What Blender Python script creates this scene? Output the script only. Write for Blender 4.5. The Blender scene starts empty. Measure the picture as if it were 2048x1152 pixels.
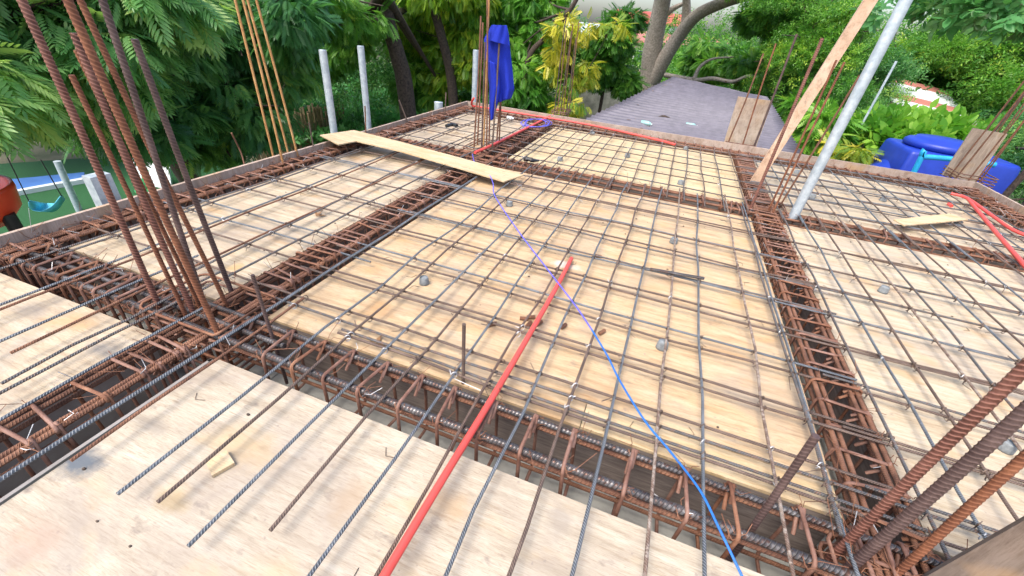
import bpy, math, random
import numpy as np
from mathutils import Matrix, Vector
random.seed(7); RS = np.random.RandomState(11)
C = bpy.context.scene.collection
SC = bpy.context.scene
pi = math.pi

# ------------------------------------------------------------------ camera
S = 1.1                      # metres per layout unit; the camera stands S above the deck
CAMZ = 1.1
def rmat(a, b, c):
    return np.array((Matrix.Rotation(a, 3, 'Z') @ Matrix.Rotation(b, 3, 'X') @ Matrix.Rotation(c, 3, 'Z')))
R = rmat(math.radians(17.404), math.radians(57.235), math.radians(5.761))
F = 838.2
cam = bpy.data.cameras.new('camera'); camo = bpy.data.objects.new('camera', cam); C.objects.link(camo)
M4 = Matrix([list(r) + [0] for r in R.tolist()] + [[0, 0, 0, 1]]); M4.translation = (0, 0, CAMZ)
camo.matrix_world = M4
cam.sensor_width = 36; cam.lens = F / 2048 * 36; cam.clip_start = .02; cam.clip_end = 2000
SC.camera = camo
# ------------------------------------------------------------------ light
SUN_EL, SUN_AZ = 60, 205      # azimuth measured clockwise from +Y
w = bpy.data.worlds.new('World'); SC.world = w; w.use_nodes = True
nt = w.node_tree; bg = nt.nodes['Background']
sky = nt.nodes.new('ShaderNodeTexSky'); sky.sky_type = 'NISHITA'; sky.sun_disc = False
sky.sun_elevation = math.radians(SUN_EL); sky.sun_rotation = math.radians(SUN_AZ)
sky.air_density = 1.0; sky.dust_density = 3.5; sky.ozone_density = 1.0
nt.links.new(sky.outputs[0], bg.inputs[0]); bg.inputs[1].default_value = .15
sl = bpy.data.lights.new('sun', 'SUN'); sl.energy = 1.3; sl.angle = math.radians(30); sl.color = (1, .95, .87)
so = bpy.data.objects.new('sun', sl); C.objects.link(so)
sd = Vector((math.sin(math.radians(SUN_AZ)) * math.cos(math.radians(SUN_EL)), math.cos(math.radians(SUN_AZ)) * math.cos(math.radians(SUN_EL)), math.sin(math.radians(SUN_EL))))
so.rotation_euler = sd.to_track_quat('Z', 'Y').to_euler(); so.location = (0, 0, 20)
SC.view_settings.view_transform = 'Standard'; SC.view_settings.look = 'None'
SC.view_settings.exposure = 1.28; SC.view_settings.gamma = 1

# ------------------------------------------------------------------ pixel -> world helpers (photo pixels, 2048 wide)
def ray(x, y): return R @ np.array([(x - 1024) / F, -(y - 576) / F, -1.0])
def at(x, y, z=0.0):
    d = ray(x, y); t = (z - CAMZ) / d[2]; return np.array([0, 0, CAMZ]) + t * d
def aty(x, y, Y):
    d = ray(x, y); return np.array([0, 0, CAMZ]) + Y / d[1] * d
def atd(x, y, dist):
    d = ray(x, y); return np.array([0, 0, CAMZ]) + dist * d / np.linalg.norm(d)
def over(base, x, y):        # the point above `base` that shows at pixel x, y
    d = ray(x, y); d2 = d[:2]; t = (base[:2] @ d2) / (d2 @ d2); return np.array([0, 0, CAMZ]) + t * d
def atx(x, y, X):
    d = ray(x, y); return np.array([0, 0, CAMZ]) + X / d[0] * d
def gx(v, z): return v * S * (CAMZ - z) / (CAMZ - .024)

# ------------------------------------------------------------------ materials
def mat(name):
    m = bpy.data.materials.new(name); m.use_nodes = True
    return m, m.node_tree, m.node_tree.nodes['Principled BSDF']
def nd(t, k, **kw):
    n = t.nodes.new(k)
    for a, b in kw.items(): setattr(n, a, b)
    return n
def coords(t, scale=(1, 1, 1), rot=(0, 0, 0), uv=False, world=False):
    m = nd(t, 'ShaderNodeMapping'); m.inputs['Scale'].default_value = scale; m.inputs['Rotation'].default_value = rot
    if world: g = nd(t, 'ShaderNodeNewGeometry'); t.links.new(g.outputs['Position'], m.inputs[0])
    else:
        c = nd(t, 'ShaderNodeTexCoord'); t.links.new(c.outputs['UV' if uv else 'Object'], m.inputs[0])
    return m.outputs[0]
def noise(t, vec, scale, detail=5, rough=.6, dist=0):
    n = nd(t, 'ShaderNodeTexNoise'); n.inputs['Scale'].default_value = scale; n.inputs['Detail'].default_value = detail
    n.inputs['Roughness'].default_value = rough; n.inputs['Distortion'].default_value = dist
    t.links.new(vec, n.inputs['Vector']); return n.outputs['Fac']
def ramp(t, fac, stops):
    r = nd(t, 'ShaderNodeValToRGB'); e = r.color_ramp.elements
    while len(e) < len(stops): e.new(.5)
    for el, (p, c) in zip(e, stops): el.position = p; el.color = (c[0], c[1], c[2], 1)
    t.links.new(fac, r.inputs[0]); return r.outputs[0]
def mix(t, fac, a, b, mode='MIX'):
    m = nd(t, 'ShaderNodeMix', data_type='RGBA', blend_type=mode)
    if isinstance(fac, (int, float)): m.inputs[0].default_value = fac
    else: t.links.new(fac, m.inputs[0])
    for i, v in ((6, a), (7, b)):
        if isinstance(v, tuple): m.inputs[i].default_value = (v[0], v[1], v[2], 1)
        else: t.links.new(v, m.inputs[i])
    return m.outputs[2]
def bump(t, p, h, strength, dist=.002):
    b = nd(t, 'ShaderNodeBump'); b.inputs['Strength'].default_value = strength; b.inputs['Distance'].default_value = dist
    t.links.new(h, b.inputs['Height']); t.links.new(b.outputs[0], p.inputs['Normal'])
def math_(t, op, a, b=None):
    m = nd(t, 'ShaderNodeMath', operation=op)
    for i, v in enumerate((a, b)):
        if v is None: continue
        if isinstance(v, (int, float)): m.inputs[i].default_value = v
        else: t.links.new(v, m.inputs[i])
    return m.outputs[0]

def steel(name, cols, rough=.6, metal=.0, ribs=True, pitch=.0075, spots=None, rd=.0016, hi=1.35, amt=.35, geo=False):
    m, t, p = mat(name)
    n = noise(t, coords(t, world=True), 14, 6, .7)
    col = ramp(t, n, [(.32, cols[0]), (.5, cols[1]), (.68, cols[2])])
    if spots:
        n2 = noise(t, coords(t, world=True), 55, 4, .7)
        f = ramp(t, n2, [(.5, (0, 0, 0)), (.6, (1, 1, 1))]); col = mix(t, f, col, spots)
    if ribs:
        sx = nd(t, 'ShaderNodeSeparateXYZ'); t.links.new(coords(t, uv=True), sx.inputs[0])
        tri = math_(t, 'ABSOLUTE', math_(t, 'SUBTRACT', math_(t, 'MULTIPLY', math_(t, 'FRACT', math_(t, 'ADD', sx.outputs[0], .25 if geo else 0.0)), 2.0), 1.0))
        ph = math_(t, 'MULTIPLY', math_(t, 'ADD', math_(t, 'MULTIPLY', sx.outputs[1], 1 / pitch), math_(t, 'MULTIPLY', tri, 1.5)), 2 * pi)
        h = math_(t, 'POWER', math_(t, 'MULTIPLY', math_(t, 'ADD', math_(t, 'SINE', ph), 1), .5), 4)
        col = mix(t, math_(t, 'MULTIPLY', h, amt), col, tuple(min(1, c * hi + .03) for c in cols[2]))  # lit highlight along the rib ridges, painted into the base colour
        if not geo: bump(t, p, h, 1.0, rd)
        else: bump(t, p, noise(t, coords(t, world=True), 260, 3), .5, .002)
    else: bump(t, p, noise(t, coords(t, world=True), 220, 3), .5, .002)
    t.links.new(col, p.inputs['Base Color']); p.inputs['Roughness'].default_value = rough; p.inputs['Metallic'].default_value = metal
    return m
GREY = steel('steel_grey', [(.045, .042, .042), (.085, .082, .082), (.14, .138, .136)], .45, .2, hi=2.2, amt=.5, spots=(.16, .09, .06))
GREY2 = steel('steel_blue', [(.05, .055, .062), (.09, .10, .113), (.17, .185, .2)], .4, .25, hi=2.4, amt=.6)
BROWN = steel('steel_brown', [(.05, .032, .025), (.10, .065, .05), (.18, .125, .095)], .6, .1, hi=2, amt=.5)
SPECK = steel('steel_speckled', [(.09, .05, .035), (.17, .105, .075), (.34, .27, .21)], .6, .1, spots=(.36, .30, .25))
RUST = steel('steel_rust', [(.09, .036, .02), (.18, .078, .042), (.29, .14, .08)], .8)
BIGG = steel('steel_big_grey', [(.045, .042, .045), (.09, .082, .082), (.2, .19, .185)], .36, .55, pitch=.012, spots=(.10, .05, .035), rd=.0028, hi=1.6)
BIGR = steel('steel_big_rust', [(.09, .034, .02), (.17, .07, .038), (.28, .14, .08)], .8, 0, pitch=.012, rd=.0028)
STIR = steel('stirrup_rust', [(.10, .042, .026), (.20, .098, .066), (.31, .18, .135)], .62, .1, ribs=False)
STIR2 = steel('stirrup_orange', [(.11, .04, .02), (.20, .085, .045), (.30, .15, .085)], .8, 0, ribs=False)
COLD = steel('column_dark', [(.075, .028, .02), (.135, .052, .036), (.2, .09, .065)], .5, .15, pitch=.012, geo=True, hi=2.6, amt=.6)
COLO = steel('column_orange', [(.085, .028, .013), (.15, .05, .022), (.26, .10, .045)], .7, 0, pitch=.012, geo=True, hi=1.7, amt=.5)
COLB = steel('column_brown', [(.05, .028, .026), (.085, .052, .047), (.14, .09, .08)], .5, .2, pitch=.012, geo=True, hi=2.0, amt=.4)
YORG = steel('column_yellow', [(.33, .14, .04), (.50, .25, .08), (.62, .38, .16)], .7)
WIRE = steel('tie_wire_dark', [(.06, .04, .03), (.12, .08, .06), (.25, .18, .14)], .6, .2, ribs=False)
WIREB = steel('tie_wire_bright', [(.4, .4, .4), (.55, .55, .55), (.7, .7, .7)], .4, .5, ribs=False)

def plywood(name, c_lo, c_mid, c_hi, rotz, dirt=.5, stain=(.50, .30, .13), spots=()):
    m, t, p = mat(name)
    v = coords(t, (1, 9, 1), (0, 0, rotz), world=True)
    g = noise(t, v, 3.2, 8, .68, .6)
    col = ramp(t, g, [(.3, c_lo), (.5, c_mid), (.7, c_hi)])
    f = noise(t, coords(t, (1.5, 22, 1), (0, 0, rotz), world=True), 16, 6, .85)
    col = mix(t, .75, col, ramp(t, f, [(.30, (.42, .34, .28)), (.5, (.95, .93, .9)), (.7, (1.12, 1.1, 1.08))]), 'MULTIPLY')
    f2 = noise(t, coords(t, (2.5, 26, 1), (0, 0, rotz + .08), world=True), 5, 4, .7, .5)
    col = mix(t, .8, col, ramp(t, f2, [(.28, (.66, .56, .46)), (.46, (1, 1, 1))]), 'MULTIPLY')
    n = noise(t, coords(t, world=True), 2.3, 5, .65, .8)
    col = mix(t, ramp(t, n, [(.48, (0, 0, 0)), (.70, (dirt, dirt, dirt))]), col, (.30, .245, .20))
    n2 = noise(t, coords(t, (1, 1.6, 1), world=True), 4.4, 3, .5)
    col = mix(t, ramp(t, n2, [(.56, (0, 0, 0)), (.72, (.6, .6, .6))]), col, stain)
    n4 = noise(t, coords(t, (1.3, 2.2, 1), (0, 0, rotz), world=True), 9, 4, .6)
    col = mix(t, ramp(t, n4, [(.62, (0, 0, 0)), (.75, (.7, .7, .7))]), col, (.17, .13, .11))
    n3 = noise(t, coords(t, (1, 1, 1), world=True), 60, 2, .5)
    col = mix(t, ramp(t, n3, [(.68, (0, 0, 0)), (.75, (.6, .6, .6))]), col, (.25, .2, .17))
    for (px_, py_, rx_, ry_, cc_, am_) in spots:      # dried spills and scuffs lying on the sheet
        P_ = at(px_, py_, 0); mp = nd(t, 'ShaderNodeMapping', vector_type='POINT'); mp.inputs['Location'].default_value = (-P_[0] / rx_, -P_[1] / ry_, 0); mp.inputs['Scale'].default_value = (1 / rx_, 1 / ry_, 0)
        ge = nd(t, 'ShaderNodeNewGeometry'); t.links.new(ge.outputs['Position'], mp.inputs[0]); ln = nd(t, 'ShaderNodeVectorMath', operation='LENGTH'); t.links.new(mp.outputs[0], ln.inputs[0])
        wob = math_(t, 'ADD', ln.outputs['Value'], math_(t, 'MULTIPLY', math_(t, 'SUBTRACT', noise(t, coords(t, world=True), 18, 5, .7), .5), 1.5))
        col = mix(t, ramp(t, wob, [(.35, (am_, am_, am_)), (1.0, (0, 0, 0))]), col, cc_)
    t.links.new(col, p.inputs['Base Color']); p.inputs['Roughness'].default_value = .62
    bump(t, p, f, .25, .001); return m
PLY_C = plywood('plywood_warm', (.38, .25, .135), (.54, .395, .235), (.63, .495, .325), .04, .5, spots=((1130, 530, .10, .05, (.62, .58, .52), .7), (1000, 660, .10, .05, (.36, .2, .1), .4), (760, 620, .10, .06, (.4, .22, .1), .4), (1450, 700, .12, .08, (.4, .24, .12), .4), (1350, 560, .12, .08, (.45, .25, .12), .4), (1200, 780, .12, .05, (.42, .25, .12), .4)))
PLY_N = plywood('plywood_pale', (.36, .30, .22), (.465, .40, .305), (.55, .495, .40), .6, .7, (.50, .36, .19), spots=((160, 925, .075, .055, (.10, .12, .14), .95), (345, 1005, .06, .035, (.30, .20, .07), .5), (700, 1000, .05, .09, (.36, .25, .15), .5), (300, 850, .09, .03, (.22, .19, .16), .5), (500, 900, .12, .07, (.46, .32, .16), .45), (60, 1080, .10, .06, (.36, .22, .15), .4), (900, 1010, .07, .05, (.42, .27, .13), .5), (1120, 1040, .04, .07, (.26, .22, .18), .5)))
PLY_L = plywood('plywood_left', (.36, .275, .185), (.50, .41, .285), (.60, .515, .395), .9, .7, spots=((215, 700, .10, .05, (.16, .16, .16), .6), (60, 620, .10, .05, (.25, .21, .18), .5), (640, 420, .10, .07, (.25, .18, .13), .5), (470, 535, .05, .05, (.5, .3, .08), .5), (560, 400, .12, .06, (.3, .22, .17), .5)))
PLY_R = plywood('plywood_right', (.39, .30, .195), (.53, .44, .31), (.62, .545, .425), .05, .6)
PLY_F = plywood('plywood_far', (.45, .34, .185), (.60, .48, .28), (.68, .57, .38), .02, .35)
PLY_S = plywood('plywood_strip', (.50, .36, .19), (.62, .48, .29), (.68, .55, .37), 1.2, .2)
FORM = plywood('form_board_wood', (.32, .23, .175), (.46, .35, .28), (.56, .46, .385), .05, .6)
BRD = plywood('column_form_wood', (.30, .22, .17), (.46, .36, .28), (.58, .48, .38), 1.3, .6)
def simple(name, c, rough=.5, metal=0, n=0, ns=20, c2=None, bm=0, spec=.5):
    m, t, p = mat(name); p.inputs['Roughness'].default_value = rough; p.inputs['Metallic'].default_value = metal
    p.inputs['Specular IOR Level'].default_value = spec
    f = noise(t, coords(t, world=True), ns, 6, .65)
    t.links.new(ramp(t, f, [(.35, c2 or tuple(x * .8 for x in c)), (.65, c)]), p.inputs['Base Color'])
    if bm: bump(t, p, f, .6, bm)
    return m
def sideboard():
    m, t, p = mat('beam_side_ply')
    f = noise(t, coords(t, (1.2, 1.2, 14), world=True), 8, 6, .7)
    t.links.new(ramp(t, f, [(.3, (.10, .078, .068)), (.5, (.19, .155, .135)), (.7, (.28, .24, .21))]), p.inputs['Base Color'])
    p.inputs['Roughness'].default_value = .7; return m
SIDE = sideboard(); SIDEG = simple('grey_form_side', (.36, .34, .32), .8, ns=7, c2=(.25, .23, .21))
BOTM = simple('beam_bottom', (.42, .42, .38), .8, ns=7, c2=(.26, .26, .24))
GALV = simple('galvanised', (.60, .66, .69), .45, .35, ns=22, c2=(.38, .45, .50), bm=.002)
PVC = simple('orange_conduit', (.72, .085, .07), .4, ns=14, c2=(.60, .075, .06), spec=.4)
CYAN = simple('cyan_pipe', (.02, .36, .68), .35)
CONC = simple('concrete', (.25, .27, .275), .9, ns=60, c2=(.15, .165, .175), bm=.002)
WALLC = simple('old_concrete_wall', (.42, .42, .38), .9, ns=3, c2=(.2, .21, .19))
TANK = simple('tank_plastic', (.012, .045, .40), .42, ns=6, c2=(.008, .032, .32))
CLOTH = simple('blue_cloth', (.006, .028, .42), .9, ns=90, c2=(.004, .02, .33), bm=.0006)
WIREBLUE = simple('blue_wire', (.015, .15, .55), .4)
WIREPUR = simple('violet_wire', (.13, .12, .65), .4)
ROOFM = simple('purple_roof', (.14, .13, .165), .55, .0, ns=5, c2=(.10, .094, .12))
BAMB = simple('bamboo', (.42, .31, .17), .8, ns=9, c2=(.2, .15, .09))
BARK = simple('bark_dark', (.085, .06, .045), .95, ns=24, c2=(.028, .02, .016), bm=.02)
BARKG = simple('bark_grey', (.40, .35, .30), .95, ns=20, c2=(.2, .17, .14), bm=.02)
BLACK = simple('black_plastic', (.02, .02, .022), .45)
WHITE = simple('white_paint', (.72, .74, .74), .7, ns=5, c2=(.6, .62, .62))
REDP = simple('red_plastic', (.92, .085, .03), .3, c2=(.88, .07, .025))
GRNP = simple('green_paint', (.03, .32, .10), .5)
TURF = simple('turf', (.018, .11, .03), 1.0, ns=60, c2=(.01, .06, .018), bm=.01)
BLUEM = simple('blue_mat', (.07, .20, .52), .7, ns=2, c2=(.05, .15, .42))
DIRT = simple('dirt', (.20, .17, .11), .95, ns=1.2, c2=(.07, .09, .035), bm=.03)
REDR = simple('red_roof', (.45, .10, .07), .8, ns=2, c2=(.34, .08, .06))
PAINTR = simple('faded_red_sheet', (.48, .17, .13), .6, ns=2, c2=(.35, .14, .11))
WGLS = simple('window_dark', (.06, .08, .1), .2)
DRYL = simple('dry_leaf', (.30, .17, .08), .8, ns=40, c2=(.18, .09, .04))
BOTTLE, _t, _p = mat('bottle_plastic'); _p.inputs['Base Color'].default_value = (.55, .9, .85, 1); _p.inputs['Roughness'].default_value = .15; _p.inputs['Transmission Weight'].default_value = .5

def leafmat(name, stops, trans=.5, rough=.33):
    m = bpy.data.materials.new(name); m.use_nodes = True; t = m.node_tree; t.nodes.clear()
    a = nd(t, 'ShaderNodeAttribute', attribute_name='var')
    col = ramp(t, a.outputs['Fac'], stops)
    d = nd(t, 'ShaderNodeBsdfPrincipled'); d.inputs['Roughness'].default_value = rough; t.links.new(col, d.inputs['Base Color']); d.inputs['Specular IOR Level'].default_value = .4
    tr = nd(t, 'ShaderNodeBsdfTranslucent'); t.links.new(mix(t, .5, col, (.75, 1, .15), 'MULTIPLY'), tr.inputs[0])
    ms = nd(t, 'ShaderNodeMixShader'); ms.inputs[0].default_value = trans
    t.links.new(d.outputs[0], ms.inputs[1]); t.links.new(tr.outputs[0], ms.inputs[2])
    o = nd(t, 'ShaderNodeOutputMaterial'); t.links.new(ms.outputs[0], o.inputs[0]); return m
L_NEEM = leafmat('leaf_neem', [(0, (.06, .19, .06)), (.4, (.14, .35, .10)), (.75, (.29, .54, .17)), (1, (.5, .68, .2))])
L_TEAL = leafmat('leaf_cool', [(0, (.05, .17, .06)), (.5, (.11, .30, .09)), (.85, (.24, .47, .12)), (1, (.40, .58, .12))])
L_MID = leafmat('leaf_mid', [(0, (.045, .15, .03)), (.5, (.12, .32, .045)), (.85, (.25, .48, .07)), (1, (.48, .62, .08))])
L_YG = leafmat('leaf_yellow_green', [(0, (.07, .2, .02)), (.4, (.2, .40, .04)), (.75, (.42, .55, .05)), (1, (.72, .70, .06))])
L_YEL = leafmat('leaf_yellow', [(0, (.12, .28, .04)), (.4, (.34, .42, .04)), (.65, (.66, .58, .05)), (1, (.82, .72, .12))])
L_BRI = leafmat('leaf_bright', [(0, (.07, .24, .03)), (.5, (.16, .40, .05)), (1, (.36, .60, .08))])
L_GRN = leafmat('leaf_ground', [(0, (.08, .16, .05)), (.5, (.10, .32, .10)), (1, (.26, .50, .2))])

# ------------------------------------------------------------------ mesh builder
class MB:
    def __init__(s): s.v = []; s.f = []; s.uv = []; s.n = 0; s.flat = []
    def add(s, V, Fs, uv=None, flat=False):
        V = np.asarray(V, float); s.v.append(V); s.uv.append(np.asarray(uv, float) if uv is not None else np.zeros((len(V), 2)))
        o = s.n; s.f += [[i + o for i in f] for f in Fs]; s.flat += [flat] * len(Fs); s.n += len(V); return s
    def tube(s, path, r, k=8, caps=True, rib=None, closed=False):
        P = np.asarray(path, float); r = np.broadcast_to(np.asarray(r, float), (len(P),)).copy()
        seg = np.linalg.norm(np.diff(P, axis=0), axis=1); L = np.concatenate([[0], np.cumsum(seg)])
        if rib:
            n = max(2, int(L[-1] / (rib[0] / 6))); q = np.linspace(0, L[-1], n + 1)
            P = np.stack([np.interp(q, L, P[:, i]) for i in range(3)], 1); r = np.interp(q, L, r); L = q
        T = np.gradient(P, axis=0); T /= np.linalg.norm(T, axis=1)[:, None] + 1e-12
        up = np.array([0, 0, 1.]) if abs(T[0][2]) < .9 else np.array([0, 1., 0])
        N = np.zeros_like(P); n0 = np.cross(T[0], up); n0 /= np.linalg.norm(n0); N[0] = n0
        if rib: N[:] = n0; N -= T * (N * T).sum(1)[:, None]; N /= np.linalg.norm(N, axis=1)[:, None]
        else:
            for i in range(1, len(P)):
                a = N[i - 1] - T[i] * (N[i - 1] @ T[i]); N[i] = a / (np.linalg.norm(a) + 1e-12)
        B = np.cross(T, N); th = np.linspace(0, 2 * pi, k + 1)
        rr = np.repeat(r[:, None], k + 1, 1)
        if rib:
            ph = 2 * pi * (L[:, None] / rib[0] + 1.5 * np.abs(np.mod(th / (2 * pi) + .25, 1) * 2 - 1)[None])
            rr = rr + rib[1] * np.clip(np.sin(ph), 0, 1) ** 2
        V = P[:, None] + rr[..., None] * (np.cos(th)[None, :, None] * N[:, None] + np.sin(th)[None, :, None] * B[:, None])
        uv = np.stack(np.broadcast_arrays(th[None] / (2 * pi), L[:, None]), -1)
        n = len(P); i = np.arange(n - 1)[:, None] * (k + 1); j = np.arange(k)[None]
        Q = np.stack([i + j, i + j + 1, i + k + 2 + j, i + k + 1 + j], -1).reshape(-1, 4)
        s.add(V.reshape(-1, 3), Q.tolist(), uv.reshape(-1, 2))
        if caps and not closed:
            for e in (0, n - 1): s.add(V[e][:k], [list(range(k)) if e else list(range(k))[::-1]], None, True)
        return s
    def box(s, a, b):
        (x0, y0, z0), (x1, y1, z1) = a, b
        s.add([(x0, y0, z0), (x1, y0, z0), (x1, y1, z0), (x0, y1, z0), (x0, y0, z1), (x1, y0, z1), (x1, y1, z1), (x0, y1, z1)],
              [[0, 3, 2, 1], [4, 5, 6, 7], [0, 1, 5, 4], [1, 2, 6, 5], [2, 3, 7, 6], [3, 0, 4, 7]], None, True); return s
    def prism(s, pts, off):          # outline and its copy moved by off
        P = np.asarray(pts, float); n = len(P); off = np.asarray(off, float)
        V = np.concatenate([P, P + off]); f = [list(range(n))[::-1], [n + i for i in range(n)]]
        f += [[i, (i + 1) % n, n + (i + 1) % n, n + i] for i in range(n)]
        s.add(V, f, None, True); return s
    def lathe(s, c, prof, k=20, sx=1, sy=1):
        th = np.arange(k) * 2 * pi / k
        V = [[c[0] + r * math.cos(a) * sx, c[1] + r * math.sin(a) * sy, c[2] + z] for r, z in prof for a in th]
        f = [[i * k + j, i * k + (j + 1) % k, (i + 1) * k + (j + 1) % k, (i + 1) * k + j] for i in range(len(prof) - 1) for j in range(k)]
        f += [list(range(k))[::-1], [(len(prof) - 1) * k + j for j in range(k)]]
        s.add(V, f); return s
WL = {}
def link(name, data, parent, loc):
    o = bpy.data.objects.new(name, data); C.objects.link(o)
    if parent is not None: o.parent = parent; o.location = Vector(loc) - Vector(WL[parent.name])
    else: o.location = loc
    WL[o.name] = tuple(loc); return o
def obj(name, mb, m, parent=None, smooth=True):
    V = np.concatenate(mb.v); UV = np.concatenate(mb.uv)
    loc = np.array([(V[:, 0].min() + V[:, 0].max()) / 2, (V[:, 1].min() + V[:, 1].max()) / 2, V[:, 2].min()])
    me = bpy.data.meshes.new(name); me.from_pydata((V - loc).tolist(), [], mb.f)
    ul = me.uv_layers.new(name='UVMap'); li = np.empty(len(me.loops), np.int32); me.loops.foreach_get('vertex_index', li)
    ul.data.foreach_set('uv', UV[li].astype(np.float32).ravel())
    sm = np.array([smooth and not x for x in mb.flat], bool); me.polygons.foreach_set('use_smooth', sm)
    me.materials.append(m); return link(name, me, parent, loc)
def tag(o, label=None, cat=None, group=None, kind=None):
    for k, v in (('label', label), ('category', cat), ('group', group), ('kind', kind)):
        if v: o[k] = v
    return o
def thing(name, label, cat, loc, group=None):
    return tag(link(name, None, None, tuple(float(v) for v in loc)), label, cat, group)
def bend(a, b, n=8, amp=.004):
    a, b = np.array(a, float), np.array(b, float); t = np.linspace(0, 1, n)[:, None]
    j = RS.normal(0, amp, (n, 3)) * [1, 1, .5]; j[0] = 0; j[-1] = 0
    return a + (b - a) * t + j
def smoothpath(P, n=6):
    P = np.asarray(P, float); Q = np.vstack([2 * P[0] - P[1], P, 2 * P[-1] - P[-2]]); out = []
    for i in range(1, len(Q) - 2):
        for t in np.linspace(0, 1, n, endpoint=False):
            p0, p1, p2, p3 = Q[i - 1:i + 3]
            out.append(.5 * (2 * p1 + (p2 - p0) * t + (2 * p0 - 5 * p1 + 4 * p2 - p3) * t * t + (3 * p1 - p0 - 3 * p2 + p3) * t ** 3))
    return np.array(out + [P[-1]])
ORD = ['first', 'second', 'third', 'fourth', 'fifth', 'sixth', 'seventh', 'eighth', 'ninth', 'tenth', 'eleventh', 'twelfth', 'thirteenth', 'fourteenth', 'fifteenth', 'sixteenth', 'seventeenth', 'eighteenth', 'nineteenth', 'twentieth', 'twenty-first', 'twenty-second', 'twenty-third', 'twenty-fourth', 'twenty-fifth', 'twenty-sixth', 'twenty-seventh', 'twenty-eighth', 'twenty-ninth', 'thirtieth']

# ================================================================== THE SETTING
GZ = -3.2
g = MB(); g.box((-400, -60, GZ - .5), (400, 600, GZ)); tag(obj('ground', g, DIRT), kind='structure')
def patch(name, m, quad, z0, h):
    mb = MB(); P = [at(x, y, z0) for x, y in quad]; mb.prism([(p[0], p[1], z0) for p in P], (0, 0, h)); return tag(obj(name, mb, m), kind='structure')
patch('playground_turf', TURF, [(-300, 620), (700, 420), (420, 300), (-300, 350)], GZ, .02)

# ================================================================== DECK AND FORMWORK
XE = dict(BL=(-2.42, -2.30), BY1=(-1.45, -1.20), BY2=(.67, .865), BR=(2.62, 2.79))
YE = dict(B1=(.64, .87), B2=(3.06, 3.33), B3=(4.85, 5.1))
cols_x = [(-2.30, -1.45), (-1.20, .67), (.865, 2.62)]
rows_y = [(-1.2, .64), (.87, 3.06), (3.33, 4.85)]
TH = .012
def sheet(x0, x1, y0, y1, m, label, z=0.0):
    mb = MB(); mb.box((x0 * S, y0 * S, z - TH), (x1 * S, y1 * S, z))
    return tag(obj('plywood_sheet', mb, m), label, 'plywood sheet', 'plywood sheets of the deck')
sheet(-2.30, -1.45, -1.2, .64, PLY_L, 'pale plywood deck at the left picture edge in front of the near trench')
sheet(-1.165, .67, -1.2, .64, PLY_N, 'broad pale plywood deck in the foreground under the near end of the red pipe')
sheet(.865, 2.62, -1.2, .64, PLY_R, 'plywood deck in the bottom right corner under the thick leaning bars')
sheet(-2.30, -1.45, .87, 3.06, PLY_L, 'pale stained plywood deck under the mat left of the middle trench')
sheet(-1.20, -.02, .87, .966, PLY_C, 'narrow plywood filler strip beside the near trench, left piece under the pipe')
sheet(-.017, .67, .87, .966, PLY_S, 'narrow plywood filler strip beside the near trench, right yellowish piece')
sheet(-1.20, .67, .969, 3.06, PLY_C, 'large warm yellow plywood deck in the centre under the end of the red pipe')
sheet(.865, 2.62, .87, 2.2, PLY_R, 'plywood deck right of the dense dark trench, nearer sheet')
sheet(.865, 2.62, 2.203, 3.06, PLY_R, 'plywood deck right of the dense dark trench, farther whitish sheet')
sheet(-2.30, -1.45, 3.33, 4.85, PLY_L, 'plywood deck in the far left corner behind the loose plank')
sheet(-1.20, .67, 3.33, 4.85, PLY_F, 'clean yellow plywood deck before the purple roof')
sheet(.865, 2.62, 3.33, 4.85, PLY_R, 'plywood deck at the far right below the blue tank')
DZ = -.28
def trough(axis, c0, c1, spans, label):
    t = thing('beam_formwork', label, 'beam formwork', (0, 0, DZ - .015))
    t.location = ((c0 + c1) / 2 * S, 2 * S, DZ - .015) if axis == 'y' else (0, (c0 + c1) / 2 * S, DZ - .015)
    WL[t.name] = tuple(t.location)
    lo, hi = min(a for a, b in spans) * S, max(b for a, b in spans) * S
    e = .0 if axis == 'x' else .003
    mb = MB()
    if axis == 'x': mb.box((lo - .2, c0 * S - .012, DZ - .015 + e), (hi + .2, c1 * S + .012, DZ + e))
    else: mb.box((c0 * S - .012, lo - .2, DZ - .015 + e), (c1 * S + .012, hi + .2, DZ + e))
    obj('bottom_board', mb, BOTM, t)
    for a, b in spans:
        for c, sg in ((c0, -1), (c1, 1)):
            y0, y1 = sorted((c * S + sg * .001, c * S + sg * .013))
            if (axis == 'y' and c in (-2.42, 2.79)) or (axis == 'x' and c == 5.1): continue
            mb = MB()
            if axis == 'x': mb.box((a * S, y0, DZ + .004), (b * S, y1, -TH - .001))
            else: mb.box((y0, a * S, DZ + .004), (y1, b * S, -TH - .001))
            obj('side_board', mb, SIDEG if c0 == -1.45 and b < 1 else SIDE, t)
    return t
trough('x', .64, .87, cols_x, 'deep plywood trench crossing the foreground under the thick grey bars')
trough('x', 3.06, 3.33, cols_x, 'plywood trench crossing the middle of the deck behind the loose plank')
trough('x', 4.85, 5.1, cols_x, 'plywood trench along the far edge of the deck')
trough('y', -2.42, -2.30, rows_y, 'plywood trench along the left edge of the deck')
trough('y', -1.45, -1.20, rows_y, 'plywood trench running from the thick rusty column bars to the blue cloth')
trough('y', .67, .865, rows_y, 'plywood trench running from the lower right corner to the wooden column board')
trough('y', 2.62, 2.79, rows_y, 'plywood trench along the right edge of the deck')
def edge(a, b, label):
    mb = MB(); mb.box(a, b); return tag(obj('edge_board', mb, FORM), label, 'edge board', 'boards round the deck edge')
xl, xr, yf = -2.42 * S, 2.79 * S, 5.1 * S
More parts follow.
